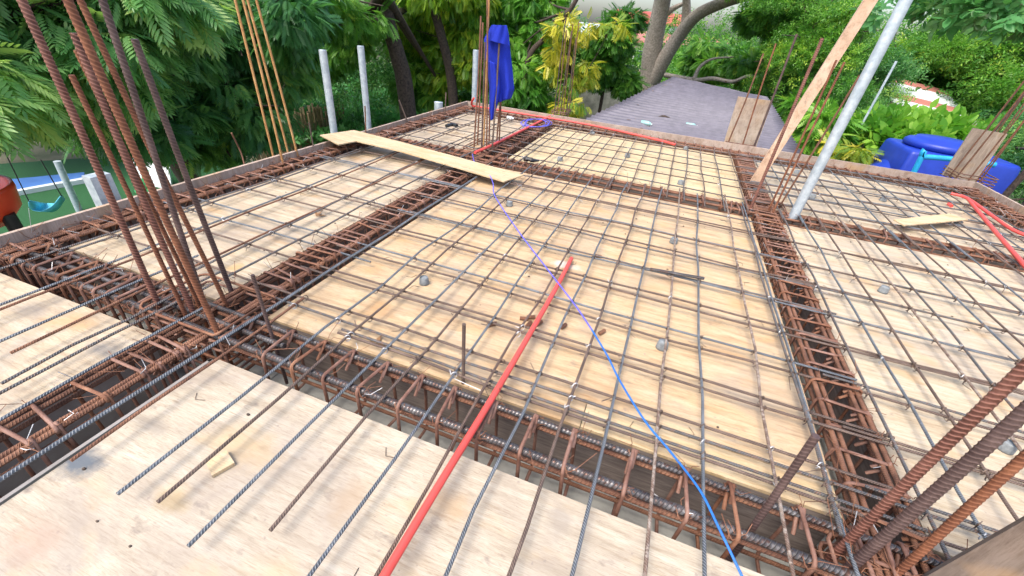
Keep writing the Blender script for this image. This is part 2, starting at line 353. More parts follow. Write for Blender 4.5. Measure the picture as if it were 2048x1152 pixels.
edge((xl - .022, -1.3, -.36), (xl, 2.4, .088), 'long pale edge board at the left edge, nearer length')
edge((xl - .022, 2.403, -.36), (xl, yf + .022, .084), 'long pale edge board at the left edge, farther length behind the orange bars')
edge((xl + .002, yf, -.36), (xr - .002, yf + .022, .086), 'long edge board at the far edge in front of the purple roof')
edge((xr, 1.2, -.36), (xr + .022, yf + .022, .088), 'pale edge board at the right edge of the deck')
mb = MB(); mb.box((xl - .075, -1.3, .0), (xl - .024, 1.45, .05)); tag(obj('ledger_strip', mb, FORM), 'whitewashed timber strip outside the left edge board, beside the turf', 'timber strip')

# ================================================================== BEAM CAGES
def stirrup(c, z0, z1, axis, wdt, r=.0058, hook=True):
    """one rounded closed loop with its hooked tail, standing across the beam at c"""
    tx, ty = RS.normal(0, .006, 2); rc = .018; h = wdt / 2
    P2 = []
    for (cx, cz, a0) in ((h - rc, z1 - rc, 0), (-h + rc, z1 - rc, 90), (-h + rc, z0 + rc, 180), (h - rc, z0 + rc, 270)):
        for a in (0, 30, 60, 90): P2.append((cx + rc * math.cos(math.radians(a0 + a)), cz + rc * math.sin(math.radians(a0 + a))))
    tail = [(h - .055, z1 - .06), (h - .02, z1 - .02)] if hook else []
    tail2 = [(h - rc * .2, z1 - rc * .5), (h - .012, z1 + .004), (h - .05, z1 - .035)]
    P2 = tail + P2 + tail2
    n = len(P2); out = []
    for i, (u, z) in enumerate(P2):
        off = tx * (z - z0) / (z1 - z0) + ty * (u / h) + .010 * (i / n - .5)
        out.append((c[0] + off, c[1] + u, z) if axis == 'x' else (c[0] + u, c[1] + off, z))
    mb = MB(); mb.tube(out, r, 6); return mb
def wirebits(mb, p, n, spread=.02, ln=.05, r=.0011):
    for _ in range(n):
        a = np.array(p) + RS.normal(0, spread * .5, 3); d = RS.normal(0, 1, 3); d /= np.linalg.norm(d); d[2] = abs(d[2]) * .7
        e = RS.normal(0, .4, 3); L = ln * (.4 + RS.rand())
        mb.tube([a, a + d * L * .5, a + (d + e) * L], r, 4, caps=False)
def cage(axis, cc, wdt, lo, hi, step, gaps, label, big=False, zt=.02, zb=-.235, dense=(), mats=(RUST, STIR), wires=3):
    zt += .010
    t = thing('beam_cage', label, 'rebar cage', (0, cc * S, zb) if axis == 'x' else (cc * S, (lo + hi) / 2 * S, zb), 'rebar cages lying in the beam trenches')
    h = wdt / 2 - .012; c0 = cc * S
    def bar(u, z, m, r, a=lo, b=hi):
        mb = MB(); L = (b - a) * S; n = max(4, int(L / .5))
        A = (a * S, c0 + u, z) if axis == 'x' else (c0 + u, a * S, z); B = (b * S, c0 + u, z) if axis == 'x' else (c0 + u, b * S, z)
        mb.tube(bend(A, B, n, .0025), r, 10 if big else 8); obj('longitudinal_bar', mb, m, t)
    tz = zt - .014 if big else zt - .011
    if big:
        bar(-h + .008, tz, BIGG, .0125); bar(h - .006, tz + .002, BIGG, .0095); bar(.0, tz - .001, BIGG, .0105, lo, -1.0)
        bar(-h + .018, tz - .042, BIGR, .009); bar(h - .002, tz - .03, BIGR, .009); bar(-h + .045, tz - .07, BIGG, .008, lo, .25)
    else:
        bar(-h, tz, BIGR if mats[0] is BIGR else mats[0], .0085); bar(h, tz, mats[0], .0085); bar(-h + .022, tz - .004, mats[0], .008); bar(h - .024, tz - .003, mats[0], .008)
        bar(-h + .004, tz - .04, RUST, .008); bar(h - .004, tz - .045, BIGR, .008)
    for u in (-h, h * .1, h): bar(u, zb + .014, RUST, .007)
    wm = MB(); wb = MB(); x = lo + .05
    while x < hi:
        skip = any(a < x < b for a, b in gaps)
        st = step
        for a, b, s2 in dense:
            if a < x < b: st = s2
        if not skip:
            c = (x * S, c0) if axis == 'x' else (c0, x * S)
            o = obj('stirrup', stirrup(c, zb, zt + RS.normal(0, .004), axis, wdt, .0060 if big else .0058), STIR2 if RS.rand() < .22 else mats[1], t)
            for sg in (-1, 1):
                p = (c[0], c[1] + sg * h, zt - .01) if axis == 'x' else (c[0] + sg * h, c[1], zt - .01)
                wirebits(wm, p, wires); 
                if RS.rand() < .22: wirebits(wb, p, 2, .01, .05)
                loop = [(p[0] + (.016 * math.cos(a) if axis == 'x' else .014 * math.cos(a)), p[1] + .014 * math.sin(a), p[2] + .012 * math.sin(a * 2 + 1)) for a in np.linspace(0, 5.6, 9)]
                wm.tube(loop, .0016, 4, caps=False)
        x += st / S * (1 + RS.normal(0, .08))
    tag(obj('tie_wire', wm, STIR2, t), kind='stuff')
    if wb.n: tag(obj('tie_wire', wb, WIREB, t), kind='stuff')
    return t
cage('x', .755, .16, -2.4, 2.2, .15, [(-1.46, -1.2)], 'cage of thick grey bars and rusty stirrups in the foreground trench', big=True, zt=.034, dense=[(-2.4, -1.45, .075), (.55, .9, .06)])
cage('x', 3.195, .17, -2.35, 2.75, .14, [(-1.45, -1.25), (.7, .86)], 'dark rusty cage crossing the middle of the deck behind the plank', dense=[(-2.3, -1.45, .085), (-1.25, -.9, .06), (.48, .68, .06), (.86, 1.1, .07)])
cage('x', 4.975, .17, -2.35, 2.75, .10, [], 'dark rusty cage along the far edge of the deck', wires=2)
cage('y', -2.36, .13, -1.0, 5.05, .10, [], 'tangled rusty cage along the left edge of the deck', zt=.035, dense=[(3.2, 5, .075)], wires=5)
cage('y', -1.325, .17, -1.1, 4.95, .10, [(.66, .86), (3.1, 3.3)], 'rusty cage running from the thick column bars to the blue cloth', zt=.028, mats=(RUST, STIR), dense=[(.86, 1.5, .055), (.4, .66, .05), (-1, .4, .10)])
cage('y', .768, .17, -.5, 4.95, .085, [(3.1, 3.25)], 'dense brown cage running from the lower right corner to the wooden column board', zt=.024, dense=[(.5, 2.2, .11), (2.7, 4.9, .07)])
cage('y', 2.70, .15, 1.2, 5.0, .085, [], 'tangled dark cage along the right edge of the deck', zt=.035, wires=4)

# ================================================================== SLAB MAT
ZX, ZY = .036, .0475
RB = .0051
allY = []; allX = []
def slab_bar(A, B, m, label, grp, r=RB, sag=.0048):
    mb = MB(); n = max(5, int(np.linalg.norm(np.array(B) - A) / .3))
    mb.tube(bend(A, B, n, sag), r, 8)
    return tag(obj('rebar', mb, m), label, 'reinforcing bar', grp)
GY = 'slab bars running away from the camera'; GX = 'slab bars lying crosswise'
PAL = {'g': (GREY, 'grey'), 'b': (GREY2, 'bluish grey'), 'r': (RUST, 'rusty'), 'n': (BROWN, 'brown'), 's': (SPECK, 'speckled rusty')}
# x at near end, y near end, x at far end, y far end, colour
near_c = [(-1.132, .236, -1.15, 1.0, 'r'), (-.951, .223, -.945, 3.2, 'b'), (-.855, .244, -.86, 3.3, 'n'), (-.71, .204, -.688, 3.25, 'b'), (-.584, .292, -.59, 3.35, 'n'),
          (-.44, -.1, -.45, 3.2, 'b'), (-.33, -.1, -.316, 3.3, 'n'), (-.195, -.1, -.187, 3.25, 'b'), (-.077, -.1, -.054, 3.3, 'n'), (.045, -.1, .067, 3.25, 'b'),
          (.203, -.1, .194, 3.35, 's'), (.325, -.1, .32, 3.3, 'b'), (.512, -.1, .515, 3.4, 's'), (.656, .55, .63, 3.3, 'b'), (.64, .8, .615, 3.2, 'g')]
for i, (x0, y0, x1, y1, c) in enumerate(near_c):
    m, cn = PAL[c]
    slab_bar((gx(x0, ZY), gx(y0, ZY), ZY), (gx(x1, ZY), gx(y1, ZY), ZY), m, f'{cn} ribbed bar crossing the foreground trench, {ORD[i]} from the left over the broad deck', GY)
    allY.append((x0, y0, x1, y1))
near_l = [(-2.262, -.4, -2.24, 3.1, 'g'), (-2.215, .8, -2.2, 3.2, 'g'), (-1.985, -.4, -1.99, 3.1, 'b'), (-1.958, -.4, -1.955, 3.2, 'r'), (-1.772, -.4, -1.76, 1.05, 'b'), (-1.683, .392, -1.71, 3.2, 'r'),
          (-1.662, .9, -1.735, 3.1, 'g'), (-1.558, .312, -1.57, 1.0, 'g'), (-1.524, -.4, -1.505, 3.15, 'g'), (-1.422, -.4, -1.41, .8, 'b'), (-1.212, -.05, -1.195, 3.0, 'b')]
for i, (x0, y0, x1, y1, c) in enumerate(near_l):
    m, cn = PAL[c]
    slab_bar((gx(x0, ZY), gx(y0, ZY), ZY), (gx(x1, ZY), gx(y1, ZY), ZY), m, f'{cn} slab bar left of the thick rusty column bars, {ORD[i]} from the left edge', GY, RB * (1.25 if i == 10 else 1))
    if i < 10: allY.append((x0, y0, x1, y1))
far_c = [-1.135, -1.075, -.907, -.785, -.656, -.544, -.400, -.300, -.155, -.026, .111, .235, .361, .495, .64]
for i, x in enumerate(far_c):
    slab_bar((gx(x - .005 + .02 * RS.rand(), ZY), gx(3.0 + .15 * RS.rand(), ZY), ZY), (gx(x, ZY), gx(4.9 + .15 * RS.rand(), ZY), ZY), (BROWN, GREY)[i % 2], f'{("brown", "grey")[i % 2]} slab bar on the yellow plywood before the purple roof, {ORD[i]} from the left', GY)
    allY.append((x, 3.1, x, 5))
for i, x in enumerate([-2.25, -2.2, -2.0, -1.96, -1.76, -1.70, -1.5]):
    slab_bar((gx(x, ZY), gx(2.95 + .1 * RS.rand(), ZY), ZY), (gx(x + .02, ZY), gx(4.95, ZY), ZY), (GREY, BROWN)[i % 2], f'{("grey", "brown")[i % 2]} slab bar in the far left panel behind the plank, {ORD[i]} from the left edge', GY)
    allY.append((x, 3.1, x + .02, 4.95))
right_x = [.868, .99, 1.105, 1.258, 1.352, 1.54, 1.62, 1.80, 1.885, 2.075, 2.15, 2.34, 2.43, 2.56]
for i, x in enumerate(right_x):
    for (a, b, w_) in ((.45 if x > .9 else .6, 3.3, 'nearer'), (3.1, 4.95, 'farther')):
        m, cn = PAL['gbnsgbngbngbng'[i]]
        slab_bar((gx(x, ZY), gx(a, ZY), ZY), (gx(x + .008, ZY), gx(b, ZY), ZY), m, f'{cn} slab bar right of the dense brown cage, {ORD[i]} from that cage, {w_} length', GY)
        allY.append((x, a, x, b))
xpairs = [(1.008, .949), (1.218, 1.173), (1.471, 1.400), (1.71, 1.656), (1.935, 1.910), (2.203, 2.162), (2.433, 2.403), (2.739, 2.700), (2.935, None), (.905, .885)]
kx = 0
for j, (a, b) in enumerate(sorted(xpairs, key=lambda p: p[0])):
    for q, y in enumerate((b, a)):
        if y is None: continue
        x0, x1 = (-2.38, .80 + .1 * RS.rand()) if q else (-1.33, 2.6)
        if j == 0: x0 = -.9
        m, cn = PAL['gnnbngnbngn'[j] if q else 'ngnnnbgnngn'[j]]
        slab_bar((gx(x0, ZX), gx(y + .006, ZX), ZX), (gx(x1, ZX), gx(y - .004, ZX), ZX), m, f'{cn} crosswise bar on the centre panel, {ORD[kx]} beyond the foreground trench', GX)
        allX.append((x0, x1, y, f'{ORD[kx]}')); kx += 1
for j, y in enumerate([.975, 1.19, 1.44, 1.68, 1.905, 2.17, 2.40, 2.70]):   # right-hand and left-hand laps
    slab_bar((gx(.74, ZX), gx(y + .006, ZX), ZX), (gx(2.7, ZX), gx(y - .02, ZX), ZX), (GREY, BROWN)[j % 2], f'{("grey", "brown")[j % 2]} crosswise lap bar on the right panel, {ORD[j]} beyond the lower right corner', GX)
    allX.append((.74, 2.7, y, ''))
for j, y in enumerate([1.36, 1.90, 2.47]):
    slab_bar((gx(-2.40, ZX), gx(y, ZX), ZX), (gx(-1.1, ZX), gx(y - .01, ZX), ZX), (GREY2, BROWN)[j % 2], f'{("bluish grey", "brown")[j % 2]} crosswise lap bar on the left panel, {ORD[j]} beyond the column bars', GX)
    allX.append((-2.4, -1.45, y, ''))
for j, y in enumerate([3.391, 3.668, 3.87, 4.148, 4.36, 4.678, 4.86]):
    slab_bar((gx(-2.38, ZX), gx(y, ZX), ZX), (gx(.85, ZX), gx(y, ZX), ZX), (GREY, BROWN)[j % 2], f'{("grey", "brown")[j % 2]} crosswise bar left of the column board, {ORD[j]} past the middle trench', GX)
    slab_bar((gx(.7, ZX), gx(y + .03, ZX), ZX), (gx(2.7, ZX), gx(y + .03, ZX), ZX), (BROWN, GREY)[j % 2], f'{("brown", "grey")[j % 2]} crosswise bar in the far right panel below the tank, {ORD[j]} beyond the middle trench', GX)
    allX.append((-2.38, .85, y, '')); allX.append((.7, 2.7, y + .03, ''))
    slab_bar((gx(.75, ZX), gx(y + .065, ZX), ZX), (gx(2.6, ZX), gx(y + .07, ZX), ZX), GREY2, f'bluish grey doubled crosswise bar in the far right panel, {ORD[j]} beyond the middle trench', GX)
wmb = MB(); wbb = MB()
for (xa, xb, y, _) in allX:
    for (x0, y0, x1, y1) in allY:
        if not (y0 - .02 < y < y1 + .02): continue
        x = x0 + (x1 - x0) * (y - y0) / (y1 - y0 + 1e-9)
        if not (xa < x < xb) or RS.rand() < .12: continue
        cx, cy = gx(x, ZY), gx(y, ZY); a0 = RS.rand() * .6 + .5
        d = np.array([math.cos(a0), math.sin(a0), 0])
        lp = [np.array([cx, cy, .042]) + d * .011 * math.cos(t) + np.array([0, 0, .014 * math.sin(t)]) for t in np.linspace(-2.2, 3.0, 8)]
        e = lp[-1] + np.array([RS.normal(0, .012), RS.normal(0, .012), .012 * RS.rand() + .004])
        tgt = wbb if RS.rand() < .14 else wmb
        tgt.tube(lp + [e], .0019, 4, caps=False)
        if RS.rand() < .3: tgt.tube([lp[0], lp[0] + np.array([RS.normal(0, .03), RS.normal(0, .03), -.008])], .0012, 4, caps=False)
tag(obj('tie_wire', wmb, WIRE), 'small dark twisted wire ties at the crossings of the slab bars', 'tie wire', kind='stuff')
tag(obj('tie_wire', wbb, WIREB), 'small bright twisted wire ties at the crossings of the slab bars', 'tie wire', kind='stuff')

# ================================================================== COLUMN STARTER BARS
GC = 'starter bars of the columns'
def column(label, bars, hoops, ribbed=False, r=.008):
    b0 = np.mean([at(b[0], b[1], 0) for b in bars], axis=0)
    t = thing('column_cage', label, 'column bars', (b0[0], b0[1], -.26), GC)
    bases = []
    for b in bars:
        bx, by, tx, ty, m = b[:5]; rr = b[5] if len(b) > 5 else r
        rr *= .84; B = at(bx, by, b[6] if len(b) > 6 else 0.02); T = over(B, tx, ty); bases.append(B)
        d = (T - B); 
        if ty <= 2: T = B + d * 1.25
        low = B.copy(); low[2] = -.26; d = d / d[2]; low[:2] -= d[:2] * 0
        if ty > 700: T = B + (T - B) * 1.45
        mb = MB(); P = [low, B, B + (T - B) * .5 + RS.normal(0, .003, 3), T]
        if ribbed: mb.tube(smoothpath(P, 8), rr, 12, rib=(.012, rr * .13))
        else: mb.tube(smoothpath(P, 3), rr, 8)
        obj('vertical_bar', mb, m, t)
    bases = np.array(bases); c = bases.mean(0)
    for hz, m in hoops:
        x0, x1 = bases[:, 0].min() - r - .006, bases[:, 0].max() + r + .006; y0, y1 = bases[:, 1].min() - r - .006, bases[:, 1].max() + r + .006
        if y1 - y0 < .07: y0 -= .04; y1 += .05
        P = []
        for (cx, cy, a0) in ((x1 - .02, y1 - .02, 0), (x0 + .02, y1 - .02, 90), (x0 + .02, y0 + .02, 180), (x1 - .02, y0 + .02, 270)):
            for a in (0, 45, 90): P.append((cx + .02 * math.cos(math.radians(a0 + a)), cy + .02 * math.sin(math.radians(a0 + a)), hz + RS.normal(0, .003)))
        P.append((x1 - .002, y1 - .015, hz + .006)); P.append((x1 - .05, y1 - .06, hz + .01))
        mb = MB(); mb.tube(P, .0052, 6); obj('tie_hoop', mb, m, t)
    wm = MB()
    for B in bases: wirebits(wm, (B[0], B[1], .03), 5, .03, .06)
    tag(obj('tie_wire', wm, STIR2, t), kind='stuff')
    return t
column('tall thick rusty column bars rising from the foreground trench crossing at the left', [
    (318, 612, 43, 0, COLD, .0122), (372, 632, 143, 150, COLO, .0085), (388, 628, 148, 66, COLD, .0115), (440, 676, 137, 0, COLO, .0112), (452, 608, 163, 0, COLO, .0095),
    (420, 640, 205, 0, COLB, .0105), (462, 582, 269, 78, COLB, .0115), (398, 610, 153, 100, COLO, .0085)],
    [(.05, STIR2), (.015, STIR), (-.03, STIR), (-.08, STIR2), (-.14, STIR)], True, .012)
column('cluster of bars under the hanging blue cloth', [
    (948, 296, 962, 32, RUST), (955, 286, 966, 45, RUST), (963, 306, 970, 84, COLB), (967, 292, 978, 0, YORG), (973, 300, 974, 0, RUST), (978, 286, 982, 62, COLO),
    (984, 302, 999, 80, BROWN, .010), (993, 288, 1003, 180, RUST), (998, 292, 1005, 150, RUST)], [(.04, STIR), (.02, STIR2), (-.05, STIR)], r=.0095)
column('slim dark bars before the bright yellow foliage at the far edge', [
    (1109, 222, 1132, 34, COLB), (1114, 226, 1133, 60, RUST), (1121, 226, 1143, 62, COLB), (1127, 221, 1146, 48, RUST), (1133, 227, 1152, 75, COLB), (1138, 222, 1158, 42, RUST)], [(.04, STIR), (.02, STIR)], r=.008)
column('bars in front of the wooden column board by the purple roof', [
    (1454, 291, 1527, 107, RUST), (1484, 294, 1552, 87, COLO), (1507, 296, 1594, 68, COLB, .014)], [(.04, STIR), (.0, STIR)], r=.010)
column('bars beside the leaning timber at the crossing right of centre', [
    (1499, 421, 1645, 76, COLD, .0125), (1537, 421, 1673, 120, COLO), (1545, 427, 1689, 124, COLO), (1560, 412, 1720, 150, RUST)], [(.035, STIR), (.015, STIR), (-.04, STIR)], r=.0085)
column('long rusty bars before the board at the right end of the deck', [
    (1900, 352, 2048, 162, RUST), (1912, 356, 2052, 178, RUST), (1924, 352, 2060, 172, COLB), (1936, 362, 2070, 190, RUST), (1950, 366, 2080, 200, COLO), (1962, 360, 2090, 185, RUST), (1906, 349, 2058, 150, COLB), (1930, 351, 2048, 190, RUST), (1944, 356, 2075, 170, RUST)],
    [(.09, STIR), (.06, STIR2), (.03, STIR), (.0, STIR)], r=.009)
column('thick dark bars leaning across the lower right corner', [
    (1686, 1092, 2019, 768, COLD, .0125), (1704, 1131, 2048, 822, COLB, .0135), (1786, 1153, 2048, 918, COLO, .0105), (1912, 1156, 2048, 1070, COLO, .0095)],
    [(.0, STIR), (-.05, STIR), (-.1, STIR2)], True, .012)
column('four slim orange bars standing at the left edge board', [
    (549, 322, 470, 0, YORG), (567, 330, 485, 0, YORG), (578, 312, 495, 0, YORG), (597, 318, 512, 0, YORG)], [(.03, STIR), (.0, STIR)], r=.0095)
def stub(label, P, m, r=.006, name='loose_bar', cat='bar'):
    mb = MB(); mb.tube(smoothpath(P, 3), r, 8); return tag(obj(name, mb, m), label, cat)
B = aty(925, 850, .88 * S); B[2] = -.2; T = over(B, 928, 648)
stub('single slim dark bar standing upright in the foreground trench left of the red pipe', [B, T], BROWN, .0065, 'upright_bar', 'bar')
B = at(552, 690, 0); B[2] = -.2; stub('short rusty bar standing at the near left corner of the centre panel', [B, over(at(552, 690, 0), 505, 550)], COLB, .0065, 'upright_bar')
B = at(1500, 1063, 0); stub('short bar standing in the foreground trench near the lower right', [(B[0], B[1], -.2), B, over(B, 1632, 872)], COLB, .009, 'upright_bar')
stub('thin bent bar leaning over the left edge board', [at(490, 335, .03), at(482, 305, .12), over(at(480, 310, .12), 463, 266)], RUST, .005, 'upright_bar')
stub('thin bar leaning outward at the far left edge board before the trees', [at(816, 246, .05), over(at(816, 246, .05), 798, 200)], BROWN, .007, 'upright_bar')
stub('slim bar standing at the left edge board beside the round post stub', [at(890, 228, .05), over(at(890, 228, .05), 892, 185)], BROWN, .007, 'upright_bar')
stub('slim bar standing behind the plank between the grey posts', [at(732, 272, .05), over(at(732, 272, .05), 730, 212)], RUST, .006, 'upright_bar')
stub('slim bar standing at the left edge board by the bamboo fence', [at(628, 300, .05), over(at(628, 300, .05), 618, 245)], BROWN, .006, 'upright_bar')
stub('thick dark offcut bar lying on the centre mat', [at(1300, 538, .06), at(1408, 557, .06)], BIGG, .0085, 'offcut_bar')
for i, (x, y, a) in enumerate([(1048, 637, .3), (1062, 634, .5), (1058, 648, 1.4), (1078, 646, 1.2), (1204, 664, 1.1), (1127, 652, 1.2), (1197, 512, .2), (985, 648, .8)]):
    p = at(x, y, .009); d = np.array([math.cos(a), math.sin(a), 0]) * .018
    stub(['stub of bar leftmost in the heap by the red pipe', 'stub of bar at the back of the heap by the red pipe', 'stub of bar at the front of the heap by the red pipe', 'stub of bar on the right side of the red pipe', 'lone stub of bar right of the blue wire', 'half hidden stub of bar between red pipe and blue wire', 'small dark stub of bar right of the far end of the red pipe', 'dark stub of bar on the left of the heap, lying apart'][i], [p - d, p + d], RUST, .0085, 'bar_stub', 'bar stub')
# ================================================================== BOARDS, POLES, PIPES
def slabpoly(name, pts, thick, m, label, cat):
    mb = MB(); mb.prism(pts, thick); return tag(obj(name, mb, m), label, cat)
zb = lambda x: .12 - .062 * min(1, max(0, (x - 640) / 400))
slabpoly('loose_plank', [at(x, y, zb(x)) for x, y in [(640, 272), (708, 262), (800, 285), (930, 320), (1047, 352), (1008, 365), (900, 333), (800, 304), (713, 284), (677, 291)]], (0, 0, .009), PLY_S, 'long clean notched plywood plank lying across the bars at the left', 'plank')
slabpoly('plywood_offcut', [at(x, y, .002) for x, y in [(414, 929), (455, 905), (471, 930), (426, 956)]], (0, 0, .011), PLY_S, 'small square plywood offcut on the foreground deck', 'plywood offcut')
slabpoly('plywood_offcut', [at(x, y, .056) for x, y in [(1786, 441), (1808, 453), (1935, 441), (1897, 429)]], (0, 0, .009), PLY_S, 'narrow pale plywood offcut lying on the far right mat', 'plywood offcut')
# column boards
def cboard(pts, label):
    P = []
    for i in (0, 3): B = at(*pts[i], .0); P += [B, over(B, *pts[i + 1 if i == 0 else 2])]
    quad = [P[0], P[1], P[3], P[2]]; quad[1][2] = quad[2][2] = (quad[1][2] + quad[2][2]) / 2
    mb = MB(); mb.prism(quad, (0, .015, 0)); return tag(obj('column_board', mb, BRD), label, 'column board', 'form boards standing at column corners')
cboard([(1447, 287), (1476, 194), (1546, 201), (1511, 297)], 'weathered plywood column board standing before the purple roof')
cboard([(1884, 350), (1945, 258), (2017, 266), (1950, 365)], 'weathered plywood column board standing before the blue tank')
B0 = at(1840, 1160, .02); T0 = over(B0, 2120, 1000)
mb = MB(); d = np.array([.05, -.02, 0]); mb.prism([B0, B0 + [.16, -.10, 0], T0 + [.16, -.10, 0], T0], (.012, .018, 0)); tag(obj('corner_board', mb, plywood('dark_timber', (.09, .065, .05), (.16, .12, .095), (.26, .2, .16), .7, .5)), 'dark weathered timber board cutting the lower right corner behind the orange bar', 'timber board')
# leaning timber
A = at(1497, 368, .0); A2 = over(at(1497, 368, 0) + [0.04, 0, 0], 1728, 0); dd = (A2 - A); A2 = A + dd * 1.2
mb = MB(); mb.prism([A, A + [.085, 0, 0], A2 + [.085, 0, 0], A2], (0, .03, 0)); tag(obj('leaning_timber', mb, plywood('fresh_timber', (.50, .32, .21), (.66, .46, .32), (.74, .57, .42), .9, .15)), 'long fresh timber batten leaning from the dense cage to the top of the picture', 'timber')
def pipe(name, label, A, B, r, m, cat, k=16, open_=True, group=None):
    t = thing(name, label, cat, A, group); mb = MB(); mb.tube([A, A * .5 + B * .5, B], r, k, caps=not open_)
    if open_:
        dv = (B - A) / np.linalg.norm(B - A); mb.tube([B, B + dv * .001, B - dv * .04], [r, r * .9, r * .88], k, caps=False)
    obj('tube', mb, m, t); return t
A = at(1583, 440, .0); B = over(A, 1812, 0); B = A + (B - A) * 1.2
t = pipe('steel_post', 'tall galvanised post leaning up the picture beside the middle trench', A, B, .033, GALV, 'steel post')
for f in (.22, .47): 
    mb = MB(); q = A + (B - A) * f; dv = (B - A) / np.linalg.norm(B - A); mb.tube([q, q + dv * .004], .0345, 16, caps=False); obj('weld_ring', mb, GALV, t)
for i, (b, tp, r, lab) in enumerate([((681, 300), (645, 100), .031, 'galvanised scaffold post standing outside the left edge, left of the two tall ones'), ((757, 270), (721, 92), .031, 'galvanised scaffold post standing outside the left edge, right of the two tall ones'),
                                 ((948, 205), (952, 100), .042, 'pale post standing behind the far left corner beside the blue cloth'), ((880, 222), (877, 204), .055, 'short round post stub showing over the left edge board')]):
    T = atx(*tp, (-2.83, -2.83, -2.85, -2.85)[i]); A = T.copy(); A[2] = GZ
    pipe('scaffold_post', lab, A, T, r, GALV, 'post', group='posts standing outside the deck')
T = atx(192, 349, -2.9); A = T.copy()
mb = MB(); mb.box((T[0] - .035, T[1] - .05, GZ), (T[0] + .035, T[1] + .05, T[2])); tag(obj('steel_tube_post', mb, GALV), 'square galvanised post behind the thick rusty bars at the left edge', 'post')
# conduit
def conduit(label, px, z, r, m=PVC, n=6, cat='plastic pipe', zs=None):
    P = [at(x, y, (zs[i] if zs else z)) for i, (x, y) in enumerate(px)]
    mb = MB(); mb.tube(smoothpath(P, n), r, 14); return tag(obj('conduit_pipe', mb, m), label, cat, 'orange red plastic conduits')
conduit('long straight orange red pipe running from the bottom edge to the centre panel', [(755, 1175), (866, 990), (1000, 770), (1110, 580), (1143, 517)], 0, .0108, zs=[.07, .068, .066, .050, .022])
conduit('long orange red pipe along the far edge past the slim dark bars', [(948, 212), (1040, 227), (1180, 250), (1300, 276), (1351, 289)], .062, .0125)
conduit('shorter orange red pipe slanting from the blue cloth bars to the far edge', [(950, 305), (985, 290), (1050, 258), (1106, 230)], .06, .0135)
conduit('bent orange red pipe end rising at the far left corner', [(950, 213), (944, 210), (944, 203), (948, 196)], 0, .013, zs=[.06, .07, .12, .17])
conduit('thicker orange red pipe on the far right mat leaving the picture', [(1937, 399), (1975, 445), (2015, 492), (2075, 560)], .07, .0135)
conduit('second orange red pipe on the far right mat, behind the thicker one', [(1902, 387), (1935, 397), (1985, 432), (2030, 462), (2090, 482)], .062, .0125)
conduit('small orange red pipe scrap on the far right deck', [(1897, 408), (1903, 412)], .03, .014)
# wire
def wire(label, px, zs, r, m):
    P = [at(x, y, z) for (x, y), z in zip(px, zs)]; mb = MB(); mb.tube(smoothpath(P, 6), r, 8); return tag(obj('electric_wire', mb, m), label, 'electric wire')
px = [(945, 308), (950, 325), (975, 345), (986, 366), (990, 392), (1035, 460), (1100, 545), (1150, 610), (1184, 660)]
wire('violet blue wire snaking from the blue cloth bars to the middle of the mat', px, [.05, .06, .07, .08, .058, .058, .058, .058, .058], .0034, WIREPUR)
px = [(1184, 660), (1215, 712), (1240, 762), (1290, 842), (1338, 900), (1398, 978), (1435, 1050), (1490, 1165)]
wire('bright blue wire running from the mat centre over the foreground trench', px, [.058, .058, .058, .058, .06, .075, .07, .05], .0034, WIREBLUE)
P = []
for i in range(70):
    a = i * .42; P.append(at(1072 + 26 * math.cos(a) + 6 * math.sin(i * .31), 246 + 8 * math.sin(a), .06 + .02 * (i % 5) / 5))
P += [at(1040, 262, .06), at(1010, 275, .06), at(990, 285, .05)]
mb = MB(); mb.tube(smoothpath(P, 2), .004, 5); tag(obj('wire_coil', mb, WIREPUR), 'loose coil of violet blue wire near the far edge', 'wire coil')
mb = MB(); p = at(1019, 236, .05); mb.tube([p + [-.03, 0, 0], p + [.03, 0, .0]], [.022, .02], 10); mb.tube([p + [.03, 0, 0], p + [.05, .01, .0]], [.012, .012], 8)
tag(obj('pipe_cap', mb, WHITE), 'small white plastic fitting on the far left mat', 'plastic fitting')
# spacers
for i, (x, y) in enumerate([(848, 561), (1019, 407), (1348, 481), (1325, 690), (1768, 579), (2016, 893), (1120, 318), (1185, 267), (1255, 311), (1372, 296), (1362, 365), (1594, 344), (1625, 392), (1767, 398), (1836, 383), (1916, 446)]):
    p = at(x, y, .018); mb = MB(); h = .036; rr = .0215 + (.004 if i > 5 else 0)
    a = RS.rand() * 6; mb.lathe((p[0], p[1], .001), [(rr * 1.12, 0), (rr * 1.1, .006), (rr * .98, h - .004), (rr * .9, h)], 14, 1, .92)
    lab = ['left part of the centre panel', 'far left of the centre panel beside the wire', 'upper middle of the centre panel', 'near right of the centre panel', 'middle of the right panel', 'right picture edge by the thick bars',
           'left end of the far yellow panel', 'back left of the far yellow panel', 'middle of the far yellow panel', 'back right of the far yellow panel', 'front right of the far yellow panel', 'back left of the far right panel', 'deck just right of the tall post', 'middle of the far right panel', 'back of the far right panel', 'deck under the pale offcut'][i]
    tag(obj('concrete_spacer', mb, CONC), f'grey concrete spacer block on the {lab}', 'spacer block', 'concrete spacer blocks')
